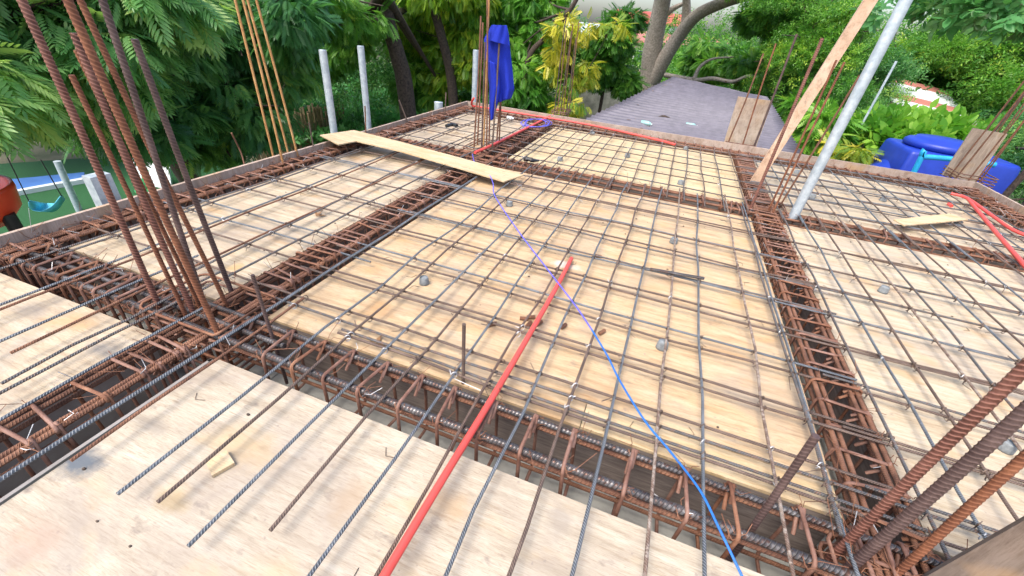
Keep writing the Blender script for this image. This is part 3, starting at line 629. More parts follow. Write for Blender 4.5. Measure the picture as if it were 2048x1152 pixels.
# black rag / dry leaves
mb = MB(); P = [at(x, y, z) for x, y, z in [(1047, 320, .05), (1056, 318, .065), (1066, 321, .06), (1078, 322, .05)]]; mb.tube(smoothpath(P, 4), [.006, .016, .02, .024, .02, .016, .02, .022, .016, .012, .01, .008, .004], 8)
tag(obj('black_glove', mb, BLACK), 'small crumpled black object on the far yellow panel', 'rag')
mb = MB(); P = [at(x, y, .05) for x, y in [(893, 252), (905, 249), (914, 252)]]; mb.tube(smoothpath(P, 4), .02, 8); tag(obj('dark_rag', mb, BLACK), 'small dark rag on the far left mat', 'rag')
def dryleaf(x, y, label):
    p = at(x, y, .004); mb = MB()
    for k in range(3):
        a = k * 1.1 + RS.rand(); d = np.array([math.cos(a), math.sin(a), 0]); n = np.array([-d[1], d[0], 0])
        mb.add([p, p + d * .03 + n * .008 + [0, 0, .006], p + d * .06 + [0, 0, .004], p + d * .03 - n * .008 + [0, 0, .003]], [[0, 1, 2, 3]])
        mb.add([p + [0, 0, .001], p + d * .03 + n * .008 + [0, 0, .007], p + d * .06 + [0, 0, .005], p + d * .03 - n * .008 + [0, 0, .004]], [[3, 2, 1, 0]])
    tag(obj('dry_leaf', mb, DRYL), label, 'dry leaf')
dryleaf(750, 690, 'curled dry brown leaf on the near left of the centre panel'); dryleaf(632, 432, 'dry brown twig with leaves on the left panel')

mb = MB()
for k in range(420):
    x, y = RS.uniform(-2.2, 2.5) * S, RS.uniform(-.3, 4.8) * S
    if any(a * S - .02 < x < b * S + .02 for a, b in XE.values()) or any(a * S - .02 < y < b * S + .02 for a, b in YE.values()): continue
    r_ = RS.uniform(.0015, .0045); a = RS.rand() * 6
    if k % 3: mb.lathe((x, y, .0005), [(r_, 0), (r_ * .8, r_ * .8), (r_ * .2, r_ * .9)], 6, 1 + RS.rand(), 1)
    else: mb.tube([(x, y, .002), (x + .03 * math.cos(a), y + .03 * math.sin(a), .003), (x + .05 * math.cos(a + .6), y + .05 * math.sin(a + .6), .002)], .001, 4)
tag(obj('debris', mb, simple('debris_dark', (.12, .085, .06), .9, ns=30, c2=(.05, .035, .03))), 'tiny grit, nails and wire snips strewn over the plywood', 'debris', kind='stuff')

# ================================================================== BLUE CLOTH
def cloth():
    Y = 3.86
    t = thing('blue_garment', 'bright blue garment hanging on the bars at the centre back', 'garment', aty(995, 240, Y))
    def panel(name, rows, Y, amp, ph, nf):
        nu = 26; V = []; nr = 44
        rows = np.array(rows, float); q = np.linspace(0, len(rows) - 1, nr)
        rows = np.stack([np.interp(q, np.arange(len(rows)), rows[:, i]) for i in range(4)], 1)
        for k, (xl_, yl_, xr_, yr_) in enumerate(rows):
            for u in np.linspace(0, 1, nu):
                f = k / nr
                y = Y - .05 * math.sin(pi * u) + amp * (.25 + .75 * f) * math.sin(nf * 2 * pi * (u * (1 - .25 * f)) + ph + 1.1 * f) + .4 * amp * math.sin(17 * u + 5 * f)
                V.append(aty(xl_ + (xr_ - xl_) * u, yl_ + (yr_ - yl_) * u, y))
        V = np.array(V); n = len(V)
        f = [[i * nu + j, i * nu + j + 1, (i + 1) * nu + j + 1, (i + 1) * nu + j] for i in range(nr - 1) for j in range(nu - 1)]
        mb = MB(); mb.add(V, f); o = obj(name, mb, CLOTH, t)
        md = o.modifiers.new('s', 'SOLIDIFY'); md.thickness = .006
        return o
    panel('body', [(982, 52, 1012, 53), (976, 62, 1016, 66), (969, 78, 1019, 86), (969, 98, 1020, 100), (974, 128, 1023, 126), (978, 158, 1026, 154), (982, 184, 1028, 178), (988, 208, 1022, 196)], Y, .022, .3, 2.6)
    panel('sleeve', [(976, 120, 994, 128), (978, 150, 999, 156), (980, 175, 1000, 178), (980, 200, 996, 202), (980, 222, 991, 220), (982, 241, 986, 238)], Y - .07, .012, 1.2, 2.0)
    panel('collar', [(984, 50, 1013, 51), (978, 64, 1017, 70), (975, 80, 1020, 92)], Y - .075, .01, .8, 1.5)
cloth()

# ================================================================== PURPLE ROOF
def roof():
    A, Bq, Cq, D = at(1085, 281, -.75), at(1345, 155, -.02), at(1532, 197, -.02), at(1625, 345, -.75)
    t = thing('roof_shed', 'low shed with faded purple corrugated roof behind the far edge', 'shed', ((A[0] + Cq[0]) / 2, (A[1] + Cq[1]) / 2, GZ))
    nv, nu = 640, 14; V = []
    L = np.linalg.norm(Bq - A)
    for i in range(nv + 1):
        v = i / nv; P0 = A + (Bq - A) * v; P1 = D + (Cq - D) * v
        z = .045 * max(0, math.sin(2 * pi * v * L / .24)) ** 3 ; 
        for j in range(nu + 1): 
            P = P0 + (P1 - P0) * (j / nu); jit = 0.02 * math.sin(2 * pi * v * L / .24) if j in (0, nu) else 0
            V.append([P[0] + jit, P[1], P[2] + z + .006 * math.sin(j * 1.3 + i * .004)])
    f = [[i * (nu + 1) + j, i * (nu + 1) + j + 1, (i + 1) * (nu + 1) + j + 1, (i + 1) * (nu + 1) + j] for i in range(nv) for j in range(nu)]
    mb = MB(); mb.add(V, f); o = obj('roof_sheet', mb, ROOFM, t); md = o.modifiers.new('s', 'SOLIDIFY'); md.thickness = .01
    mb = MB(); q = [A, Bq, Cq, D]; c = np.mean(q, axis=0); q = [c + (p - c) * .93 for p in q]
    for i in range(4):
        a, b = q[i], q[(i + 1) % 4]; dn = np.array([0, 0, .12]); mb.prism([(a[0], a[1], GZ), (b[0], b[1], GZ), b - dn, a - dn], ((c - a) * .01) * [1, 1, 0])
    obj('wall', mb, WALLC, t)
    def on(x, y, h=.03):
        n = np.cross(Bq - A, D - A); n /= np.linalg.norm(n); d = ray(x, y); o_ = np.array([0, 0, CAMZ]); tt = ((A - o_) @ n) / (d @ n); p = o_ + tt * d; p[2] += h; return p
    for i, (x, y, an) in enumerate([(1292, 253, -.3), (1381, 257, .1)]):
        p = on(x, y, .06); d = np.array([math.cos(an), math.sin(an), 0]); L_ = .24
        bt = thing('plastic_bottle', ['empty plastic bottle lying on the purple roof, left one', 'empty plastic bottle lying on the purple roof, right one'][i], 'bottle', p)
        mb = MB(); q = np.array([-1, -.97, .3, .55, .75, .9]); mb.tube([p + d * L_ * u * .5 for u in q], [.035, .05, .05, .045, .018, .016], 12); obj('body', mb, BOTTLE, bt)
        mb = MB(); mb.tube([p + d * L_ * .45, p + d * L_ * .5], .019, 10); obj('cap', mb, WHITE, bt)
    stub('short dark fallen branch on the purple roof, nearer the edge', [on(1316, 238), on(1328, 240, .07), on(1347, 247)], BARK, .03, 'fallen_branch', 'branch')
    stub('dark fallen branch on the purple roof beside the column board', [on(1412, 217), on(1435, 226, .06), on(1462, 233)], BARK, .03, 'fallen_branch', 'branch')
    lm = MB()
    for k in range(420):
        x = RS.uniform(1240, 1560); y = RS.uniform(165, 290) if RS.rand() < .35 else 160 + (x - 1345) * .227 + abs(RS.normal(0, 10)) + 4
        if x < 1345 and y < 235 - (x - 1180) * .48 + 8: continue
        p = on(x, y, .03); a = RS.rand() * 6; d = np.array([math.cos(a), math.sin(a), RS.normal(0, .2)]) * .07; n = np.array([-d[1], d[0], 0]) * .35
        lm.add([p - d, p + n, p + d, p - n], [[0, 1, 2, 3]])
    tag(obj('leaf_litter', lm, DRYL), 'dry leaves scattered over the purple roof', 'leaf litter', kind='stuff')
roof()

# ================================================================== WATER TANK
def tank():
    c = aty(1893, 362, 8.3); X0, X1 = aty(1776, 345, 8.3)[0], aty(2012, 372, 8.3)[0]
    zt = aty(1850, 301, 8.3)[2]; zb_ = zt - 1.6; Y0, Y1 = 8.0, 9.3; xm = (X0 + X1) / 2
    t = thing('water_tank', 'large bright blue plastic water tank behind the right end of the deck', 'water tank', (xm, (Y0 + Y1) / 2, zb_))
    def rb(a, b, bev, name, taper=0):
        mb = MB(); mb.box(a, b); V = mb.v[0]; cc = V.mean(0); V[4:, 0] = cc[0] + (V[4:, 0] - cc[0]) * (1 - taper); V[4:, 1] = cc[1] + (V[4:, 1] - cc[1]) * (1 - taper)
        mb.flat = [False] * 6; o = obj(name, mb, TANK, t); md = o.modifiers.new('b', 'BEVEL'); md.width = bev * .6; md.segments = 4
        return o
    rb((X0, Y0, zb_), (X1, Y1, zt - .42), .12, 'body')
    rb((X0 + .02, Y0 + .05, zt - .5), (X0 + .75, Y1 - .05, zt), .1, 'shoulder', .12)
    rb((X1 - .6, Y0 + .05, zt - .5), (X1 - .02, Y1 - .05, zt), .1, 'shoulder', .12)
    lt = aty(1890, 277, 8.65); xc = lt[0]; zl = lt[2] - .30
    mb = MB(); mb.lathe((xc, 8.65, zl - .62), [(1.0, 0), (.92, .1), (.55, .5), (.43, .62)], 32); obj('neck', mb, TANK, t)
    mb = MB(); mb.lathe((xc, 8.65, zl), [(.43, 0), (.44, .02), (.44, .15), (.47, .16), (.47, .22), (.43, .25), (.36, .26), (.34, .29), (.05, .30)], 32); obj('lid', mb, TANK, t)
    P = [aty(x, y, 7.6) for x, y in [(1832, 372), (1841, 318), (1846, 314), (1900, 318), (1990, 330)]]; P[0][2] = zb_
    mb = MB(); mb.tube(smoothpath(P, 5), .035, 10); tag(obj('water_pipe', mb, CYAN), 'cyan water pipe bending in front of the blue tank', 'water pipe')
    mb = MB(); mb.box((X0 - .2, Y0 - .2, GZ), (X1 + .2, Y1 + .2, zb_ - .002)); tag(obj('tank_plinth', mb, WALLC), 'concrete plinth under the blue water tank', 'plinth')
tank()

# ================================================================== PLAYGROUND
mb = MB(); P = [at(x, y, GZ) for x, y in [(-60, 420), (178, 374), (170, 352), (30, 362), (-60, 395)]]
mb = MB(); P = [at(x, y, GZ) for x, y in [(-200, 450), (40, 392), (172, 367), (172, 352), (30, 366), (-200, 400)]]; mb.prism([(p[0], p[1], GZ + .02) for p in P], (0, 0, .08)); tag(obj('play_mat', mb, BLUEM), 'long blue padded platform beyond the green turf', 'play platform')
mb = MB(); P = [at(x, y, GZ) for x, y in [(30, 395), (172, 368), (172, 364), (30, 391)]]; mb.prism([(p[0], p[1], GZ + .022) for p in P], (0, 0, .10)); tag(obj('platform_kerb', mb, WHITE), 'white kerb along the front of the blue platform', 'kerb')
def slide():
    c = atd(-92, 402, 5.9); t = thing('play_slide', 'round red plastic slide bowl on black posts at the left picture edge', 'slide', (c[0], c[1], GZ))
    mb = MB(); mb.lathe(c, [(.12, -.24), (.26, -.22), (.36, -.10), (.385, .07), (.38, .11), (.35, .10), (.32, -.02), (.08, -.14)], 28); obj('bowl', mb, REDP, t)
    for a in (-.1, .45):
        mb = MB(); q = c + [.34 * math.cos(a), .34 * math.sin(a), 0]; mb.tube([(q[0], q[1], GZ), (q[0], q[1], c[2] - .1)], .05, 12); obj('post', mb, BLACK, t)
slide()
def swing():
    P = [at(58, 403, GZ + 1.0), at(75, 413, GZ + .75), at(100, 416, GZ + .72), at(118, 407, GZ + .8), at(123, 392, GZ + 1.05)]
    P = [p for p in P]; ctr = P[2]
    t = thing('swing', 'pale cyan hammock swing hanging over the turf', 'swing', (ctr[0], ctr[1], P[2][2]))
    Q = smoothpath(P, 5); V = []; n = len(Q)
    for i, q in enumerate(Q):
        wd = .16 * math.sin(pi * (i + .6) / (n + .2)); V += [q + [wd * .3, -wd, 0], q + [0, 0, -wd * .5], q + [-wd * .3, wd, .02]]
    mb = MB(); mb.add(V, [[i * 3 + j, i * 3 + j + 1, (i + 1) * 3 + j + 1, (i + 1) * 3 + j] for i in range(n - 1) for j in (0, 1)])
    o = obj('seat', mb, simple('cyan_cloth', (.12, .55, .72), .6), t); o.modifiers.new('s', 'SOLIDIFY').thickness = .012
    for p, q in ((P[0], (30, 340)), (P[-1], (100, 355))):
        mb = MB(); T = over(p, *q); mb.tube([p, T + [0, 0, .3]], .008, 6); obj('rope', mb, BLACK, t)
swing()
A = at(160, 424, GZ); T = over(A, 132, 362); mb = MB(); mb.tube([A, T + (T - A) * .6], .06, 12); tag(obj('play_post', mb, GALV), 'grey swing frame post standing on the turf', 'post')
A = at(292, 385, GZ); T = over(A, 290, 340); mb = MB(); mb.tube([A, T], .07, 12); mb.lathe((A[0], A[1], GZ), [(.2, .02), (.2, .08), (.1, .1)], 14); tag(obj('green_post', mb, GRNP), 'green painted post on the turf behind the rusty bars', 'post')
mb = MB(); P = [at(x, y, GZ) for x, y in [(262, 362), (345, 385), (350, 340), (262, 340)]]; mb.prism([(p[0], p[1], GZ + .03) for p in P[:2]] + [(P[1][0] - .15, P[1][1] + .2, GZ + .5), (P[0][0] - .15, P[0][1] + .2, GZ + .5)], (-.1, .1, 0)); tag(obj('low_white_wall', mb, WHITE), 'low white wall behind the green post', 'wall')
# bamboo fence
fence = thing('bamboo_fence', 'weathered upright bamboo fence below the orange bars', 'fence', at(600, 330, GZ))
mb = MB(); A = at(520, 345, GZ); Bq = at(690, 255 + 20, GZ)
for i in range(70):
    p = A + (Bq - A) * i / 69 + RS.normal(0, .02, 3); q = p + [RS.normal(0, .05), RS.normal(0, .03), 1.15 + RS.rand() * .25]; p[2] = GZ; mb.tube([p, q], .035, 6)
obj('slats', mb, BAMB, fence)
mb = MB(); mb.tube([A + [0, -.05, .85], Bq + [0, -.05, .85]], .03, 6); obj('rail', mb, BAMB, fence)

# ================================================================== FAR BUILDINGS AND WALLS
def house(x, y, Y, wx, dy, h, wallm, roofm, label, rh=.8, nwin=3):
    c = aty(x, y, Y); zt = c[2]; t = thing('house', label, 'house', (c[0], Y, GZ))
    mb = MB(); mb.box((c[0] - wx / 2, Y, GZ), (c[0] + wx / 2, Y + dy, zt)); obj('wall', mb, wallm, t)
    e = .5; mb = MB(); mb.prism([(c[0] - wx / 2 - e, Y - e, zt + .003), (c[0] + wx / 2 + e, Y - e, zt + .003), (c[0] + wx / 2 + e, Y + dy / 2, zt + rh), (c[0] - wx / 2 - e, Y + dy / 2, zt + rh)], (0, 0, .08))
    mb.prism([(c[0] - wx / 2 - e, Y + dy + e, zt + .003), (c[0] - wx / 2 - e, Y + dy / 2 + .01, zt + rh), (c[0] + wx / 2 + e, Y + dy / 2 + .01, zt + rh), (c[0] + wx / 2 + e, Y + dy + e, zt + .003)], (0, 0, .08)); obj('roof', mb, roofm, t)
    for k in range(nwin):
        xx = c[0] - wx / 2 + wx * (k + .5) / nwin; mb = MB(); mb.box((xx - .5, Y - .03, zt - 1.7), (xx + .5, Y - .003, zt - .5)); f = obj('window', mb, WHITE, t)
        mb = MB(); mb.box((xx - .42, Y - .045, zt - 1.62), (xx + .42, Y - .033, zt - .58)); obj('pane', mb, WGLS, f)
house(1290, 47, 60, 7, 6, 4, WHITE, REDR, 'far white house with a red roof behind the grey forked tree', 1.2)
house(1212, 72, 45, 9, 6, 4, WHITE, simple('grey_roof', (.5, .53, .56), .5), 'far white house with a grey roof left of the forked tree', .8)
house(1345, 92, 40, 7, 5, 4, simple('cream_wall', (.6, .5, .36), .8), PAINTR, 'far cream house seen through the fork of the grey tree', .7)
c0 = at(1120, 245, GZ)
mb = MB(); A = atd(1130, 165, 17.5); Bq = atd(1345, 165, 19.5)
mb.prism([(A[0], A[1], GZ), (Bq[0], Bq[1], GZ), (Bq[0], Bq[1], A[2] - .1), (A[0], A[1], A[2] - .1)], (0, .2, 0)); tag(obj('boundary_wall', mb, WALLC), 'stained grey concrete wall left of the purple roof', 'wall')
# low roof with white and red sheets on the right
def lowroof():
    A, Bq = aty(1790, 222, 13.0), aty(1990, 222, 13.0); zt = A[2]
    t = thing('low_shack', 'low shack with white and faded red roof sheets among the bushes on the right', 'shack', ((A[0] + Bq[0]) / 2, 13.5, GZ))
    mb = MB(); mb.box((A[0] + .3, 13.3, GZ), (Bq[0], 16, zt - .02)); obj('wall', mb, WALLC, t)
    for k in range(6):
        m = (PAINTR, WHITE, PAINTR, WHITE, WHITE, PAINTR)[k]; mb = MB(); y0 = 13.0 + k * .42; z0 = zt + k * .10
        mb.prism([(A[0] + .05 * k, y0, z0), (Bq[0], y0, z0 - .2), (Bq[0], y0 + .44, z0 - .1), (A[0] + .05 * k, y0 + .44, z0 + .1)], (0, 0, .03)); obj('roof_sheet', mb, m, t)
lowroof()
A = aty(1757, 188, 11); T = aty(1793, 122, 11); mb = MB(); mb.tube([A - (T - A) * 1.0, T], .022, 10); tag(obj('thin_pole', mb, GALV), 'thin pale pole in the bushes right of the tall post', 'pole')

# ================================================================== VEGETATION
def leaf_tpl(kind):
    """template of one spray along +X, hanging side -Z: verts, faces"""
    V, Fc = [], []
    def blade(p, d, n, L, W, curve, fold):
        o = len(V); up = np.cross(d, n)
        m1 = p + d * L * .35 + n * 0 + curve * L * .18; m2 = p + d * L * .7 + curve * L * .55; tip = p + d * L + curve * L * 1.0
        V.extend([p, m1 + n * W * .5 + up * fold, m1 - n * W * .5 + up * fold, m2 + n * W * .36 + up * fold, m2 - n * W * .36 + up * fold, tip])
        Fc.extend([[o, o + 1, o + 2], [o + 1, o + 3, o + 4], [o + 1, o + 4, o + 2], [o + 3, o + 5, o + 4]])
    if kind == 'neem':
        n = 7
        for i in range(n):
            u = (i + .6) / n; base = np.array([u, 0, -.28 * u * u])
            for s in (-1, 1):
                d = np.array([.52 + .2 * u, s * .85, -.1]); d /= np.linalg.norm(d)
                blade(base, d, np.array([d[1], -d[0], 0]) * s, .42 * (1 - .5 * abs(u - .45)), .108, np.array([.34, 0, -.26]), .01)
        blade(np.array([1, 0, -.28]), np.array([.9, 0, -.4]), np.array([0, 1, 0]), .3, .09, np.array([0, 0, -.1]), 0)
    elif kind == 'broad':
        for i in range(7):
            a = i * 2.4; u = .15 + .85 * i / 6; base = np.array([u * .6, 0, 0]); d = np.array([.5, math.cos(a), .45 * math.sin(a)]); d /= np.linalg.norm(d)
            nn = np.cross(d, [0, 0, 1.]); nn /= np.linalg.norm(nn); blade(base, d, nn, .48, .24, np.array([.1, 0, -.2]), .02)
    else:
        for i in range(9):
            a = i * 2.4; u = i / 8; base = np.array([u * .9, 0, -.15 * u]); d = np.array([.45, math.cos(a), .6 * math.sin(a)]); d /= np.linalg.norm(d)
            nn = np.cross(d, [0, 0, 1.]); nn /= np.linalg.norm(nn); blade(base, d, nn, .3, .11, np.array([.1, 0, -.15]), .01)
    return np.array(V), np.array(Fc)
TPL = {k: leaf_tpl(k) for k in ('neem', 'broad', 'small')}
def foliage(name, P, D, size, kind, m, parent, var, jit=.17, stuff=None):
    V, Fc = TPL[kind]; n = len(P); D = D / np.linalg.norm(D, axis=1)[:, None]
    up = np.array([0, 0, 1.]) + RS.normal(0, .35, (n, 3)); Yv = np.cross(up, D); Yv /= np.linalg.norm(Yv, axis=1)[:, None]; Z = np.cross(D, Yv)
    s = size * (1 + RS.uniform(-.3, .35, n))
    W = P[:, None] + s[:, None, None] * (V[None, :, 0:1] * D[:, None] + V[None, :, 1:2] * Yv[:, None] + V[None, :, 2:3] * Z[:, None])
    W = W.reshape(-1, 3); Fa = (Fc[None] + (np.arange(n) * len(V))[:, None, None]).reshape(-1, 3)
    loc = np.array([W[:, 0].mean(), W[:, 1].mean(), W[:, 2].min()]); W = W - loc
    me = bpy.data.meshes.new(name); me.vertices.add(len(W)); me.vertices.foreach_set('co', W.astype(np.float32).ravel())
    me.loops.add(Fa.size); me.loops.foreach_set('vertex_index', Fa.astype(np.int32).ravel())
    me.polygons.add(len(Fa)); me.polygons.foreach_set('loop_start', np.arange(0, Fa.size, 3, dtype=np.int32)); me.polygons.foreach_set('loop_total', np.full(len(Fa), 3, np.int32))
    at_ = me.attributes.new('var', 'FLOAT', 'FACE'); vv = np.repeat(np.clip(var + RS.normal(0, jit, n), 0, 1), len(Fc)) + RS.normal(0, .05, len(Fa))
    at_.data.foreach_set('value', np.clip(vv, 0, 1).astype(np.float32)); me.update(calc_edges=True); me.materials.append(m)
    return link(name, me, parent, loc)
def blobpoints(blobs, n):
    """sprays in the shells of many ellipsoid clumps; returns points, outward directions and clump tint"""
    vol = np.array([b[3] * b[4] * b[5] for b in blobs]) ** .67; idx = RS.choice(len(blobs), n, p=vol / vol.sum())
    B = np.array(blobs, float)[idx]; d = RS.normal(0, 1, (n, 3)); d /= np.linalg.norm(d, axis=1)[:, None]
    rr = RS.uniform(.45, 1.05, n) ** .6; P = B[:, :3] + d * B[:, 3:6] * rr[:, None]
    tint = RS.rand(len(blobs))[idx]; return P, d, tint
def tree(name, label, base, trunk_top, blobs, n, size, kind, m, bark, tr=.12, cat='tree', group=None, droop=.6, tvar=.45, sub=5, top_light=.12, limbs=True, path=None, subr=.42):
    base = np.array(base, float); trunk_top = np.array(trunk_top, float)
    if path is not None: path = list(path); path[0] = path[1] * [1, 1, 0] + [.1, .1, GZ]; base = path[0]
    else: base = trunk_top * [1, 1, 0] + RS.normal(0, .2, 3)
    base[2] = GZ
    t = thing(name, label, cat, base, group); trunk_top = np.array(trunk_top, float)
    mb = MB(); P = smoothpath(path if path is not None else [base, base * .55 + trunk_top * .45 + RS.normal(0, .12, 3) * [1, 1, 0], trunk_top], 6)
    mb.tube(P, np.linspace(tr, tr * .6, len(P)), 12); obj('trunk', mb, bark, t)
    if limbs:
        mb = MB()
        for b in blobs:
            c = np.array(b[:3]); st = P[int(len(P) * .75)] if RS.rand() < .5 else trunk_top
            mid = st * .5 + c * .5 + RS.normal(0, .15, 3); Q = smoothpath([st, mid, c], 5); mb.tube(Q, np.linspace(tr * .45, tr * .1, len(Q)), 7)
            for _ in range(5):
                e = c + RS.normal(0, .5, 3) * np.array(b[3:6]); mb.tube([mid * .3 + c * .7, (c + e) / 2 + RS.normal(0, .08, 3), e], [tr * .14, tr * .09, tr * .04], 5)
        obj('limbs', mb, bark, t)
    bl = []
    for b in blobs:
        for _ in range(sub):
            d = RS.normal(0, 1, 3); d /= np.linalg.norm(d); f = RS.uniform(.35, .95)
            s_ = RS.uniform(subr * .7, subr * 1.25); bl.append([b[0] + d[0] * b[3] * f, b[1] + d[1] * b[4] * f, b[2] + d[2] * b[5] * f, b[3] * s_, b[4] * s_, b[5] * s_ * .8])
    Pn, d, tint = blobpoints(bl, n); D = d * .8 + RS.normal(0, .45, (n, 3)); D[:, 2] -= droop
    foliage('crown', Pn, D, size, kind, m, t, tvar + (tint - .5) * .55)
    return t
def blob(x, y, dist, rx, rz, ry=None): p = atd(x, y, dist); return [p[0], p[1], p[2], rx, ry or rx, rz]
GT = 'trees behind the deck'
# near neem on the left: light sprays hang close, darker mass behind
tree('neem_tree', 'near leafy neem tree with drooping sprays filling the top left corner', at(-150, 420, GZ) + [-1, 1, 0], atd(-520, 60, 8.0),
     [blob(-60, 20, 5.4, 1.0, .6), blob(100, 20, 5.6, .9, .5), blob(30, 120, 5.8, .8, .4), blob(-80, 150, 5.8, .8, .35), blob(160, 120, 6.2, .7, .42), blob(235, 0, 6.0, .8, .45), blob(60, -80, 6, 1.2, .7), blob(80, 185, 6.0, .5, .2), blob(-10, 180, 6.0, .4, .15), blob(185, 205, 6.2, .4, .22)],
     10500, .205, 'neem', L_NEEM, BARK, .16, group=GT, droop=.6, tvar=.52, sub=8)
tree('neem_tree', 'dark dense neem tree behind the rusty column bars', at(385, 370, GZ) + [0, 2.5, 0], atd(350, 60, 8.4),
     [blob(290, 210, 7.4, .8, .5), blob(430, 130, 8.0, 1.1, .9), blob(470, 225, 7.6, .7, .45), blob(545, 100, 8.2, .75, .8), blob(440, -10, 8.2, 1.4, .8), blob(240, 110, 8.2, 1.0, .7), blob(550, 30, 7.6, .9, .6), blob(330, -60, 9, 1.6, .7), blob(220, 245, 7.8, .5, .25), blob(420, 290, 8.2, .5, .2), blob(330, 130, 9, 1.0, .8)],
     15000, .19, 'neem', L_TEAL, BARK, .2, group=GT, droop=.55, tvar=.45, sub=9,
     path=[at(400, 385, GZ) + [0, 1, 0], at(385, 372, GZ + .6), atd(350, 290, 7.6), atd(338, 180, 7.6), atd(340, 50, 7.6), atd(322, -60, 7.6)])
tree('neem_tree', 'mid green neem tree with dark trunk between the orange bars and the blue cloth', at(830, 260, GZ), atd(765, -20, 9.5),
     [blob(640, 10, 9.5, 1.1, .6), blob(720, -40, 11.5, 1.4, .6), blob(700, 60, 13, 1.0, .6), blob(850, 120, 13.5, 1.1, 1.1), blob(900, 200, 13, .8, .4), blob(850, 30, 14, 1.4, 1.2), blob(640, 90, 14, 1.2, .6), blob(590, 60, 9, .5, .5)],
     10500, .21, 'neem', L_MID, BARK, .2, group=GT, sub=9, tvar=.45,
     path=[at(826, 245, GZ) , atd(812, 190, 10.4), atd(795, 110, 10.2), atd(775, 40, 10), atd(764, -50, 9.8)])
tree('neem_tree', 'yellowish green neem tree left of the blue cloth', at(905, 235, GZ), atd(880, -20, 12.5),
     [blob(900, 60, 12, .9, .8), blob(935, 130, 12, .8, .6), blob(885, 150, 12.5, .7, .5), blob(900, -30, 12, 1.2, .7), blob(950, 30, 13, .9, .9), blob(830, 40, 13, .7, .6)],
     7000, .20, 'neem', L_YG, BARK, .13, group=GT, sub=9, tvar=.45, path=[at(905, 232, GZ), atd(905, 180, 11.5), atd(885, 80, 11.2), atd(862, 0, 11), atd(855, -40, 11)])
tree('neem_tree', 'green feathery young tree between the blue cloth and the slim dark bars', at(1040, 232, GZ), atd(1070, 60, 12),
     [blob(1045, 180, 11.5, .75, .65), blob(1020, 110, 12, .6, .6), blob(1060, 40, 12.5, .8, .6), blob(1090, -10, 13, 1.0, .5), blob(1085, 130, 12, .5, .5), blob(1010, 30, 13, .9, .7)],
     6500, .20, 'neem', L_BRI, BARK, .07, group=GT, sub=9, tvar=.4, path=[at(1010, 240, GZ), atd(1050, 150, 11), atd(1090, 75, 11), atd(1140, 20, 11), atd(1172, -40, 11)])
tree('yellow_tree', 'young tree with bright yellow leaves behind the slim dark bars', at(1140, 240, GZ), atd(1145, 90, 11),
     [blob(1142, 78, 10.8, .45, .4), blob(1165, 150, 10.8, .45, .35), blob(1125, 120, 11, .4, .4), blob(1150, 205, 10.8, .45, .25), blob(1225, 50, 10.6, .28, .07)],
     800, .19, 'neem', L_YEL, BARK, .05, group=GT, sub=8, tvar=.5)
tree('neem_tree', 'dark feathery tree left of the grey forked trunk', at(1230, 235, GZ), atd(1230, 60, 15.5),
     [blob(1232, 50, 15, .6, .6), blob(1205, 110, 15.5, .9, .6), blob(1245, 150, 15.5, .6, .45), blob(1195, 150, 15.5, .5, .3)], 3800, .26, 'neem', L_MID, BARK, .07, group=GT, sub=8, tvar=.35)
# forked grey tree with bare limbs
fk = [at(1290, 178, GZ), atd(1297, 168, 17.6), atd(1303, 110, 17.4), atd(1312, 60, 17.2), atd(1325, 0, 16.9), atd(1332, -60, 16.5)]
tf = tree('forked_tree', 'large grey barked forked tree behind the purple roof', at(1290, 178, GZ), atd(1330, -60, 14),
     [blob(1400, -60, 15, 1.3, .4), blob(1560, 10, 15, .7, .4), blob(1540, 30, 16, .8, .5), blob(1440, 110, 19, 1.5, .8), blob(1520, 120, 18, 1.2, .8), blob(1590, 60, 17, .9, .9)],
     7500, .26, 'neem', L_MID, BARKG, .38, group=GT, sub=8, tvar=.45, path=fk, limbs=False)
mb = MB()
for P, r0, r1 in (([atd(1306, 160, 17.5), atd(1332, 112, 17.2), atd(1358, 72, 17), atd(1392, 32, 16.6), atd(1440, 8, 16.2), atd(1500, -8, 15.8), atd(1560, -2, 15.4)], .27, .10),
                  ([atd(1370, 55, 16.9), atd(1373, 20, 16.8), atd(1372, -30, 16.6)], .16, .10), ([atd(1318, 40, 17.1), atd(1345, 18, 17), atd(1372, 5, 16.9)], .12, .05),
                  ([atd(1330, 150, 17.2), atd(1390, 160, 16.6), atd(1425, 157, 16), atd(1465, 163, 15.6), atd(1500, 152, 15.2), atd(1540, 168, 15)], .08, .03),
                  ([atd(1388, 158, 16.6), atd(1400, 134, 16.7), atd(1425, 118, 16.8), atd(1470, 114, 17)], .07, .02)):
    Q = smoothpath(P, 6); mb.tube(Q, np.linspace(r0, r1, len(Q)), 12)
for _ in range(0):
    a = atd(RS.uniform(1420, 1560), RS.uniform(-20, -2), 13.8); e = a + RS.normal(0, 1, 3) * [.4, .3, .2] - [0, 0, .7]; mb.tube([a, (a + e) / 2 + RS.normal(0, .1, 3), e], [.022, .016, .008], 5)
obj('limbs', mb, BARKG, tf)
tree('leafy_tree', 'dense mid green tree right of the forked trunk', at(1600, 260, GZ) + [0, 3, 0], atd(1580, 80, 15),
     [blob(1580, 120, 14, 1.1, .8), blob(1630, 60, 13.5, 1.1, .8), blob(1650, 170, 13, .9, .7), blob(1560, 180, 14.5, .8, .5), blob(1700, 40, 14, 1.0, .6), blob(1620, -10, 14, 1.3, .6), blob(1690, 130, 13.5, .9, .8), blob(1570, 40, 15, .8, .7)],
     11000, .19, 'small', L_MID, BARK, .14, group=GT, sub=10, tvar=.5, droop=.2, subr=.3)
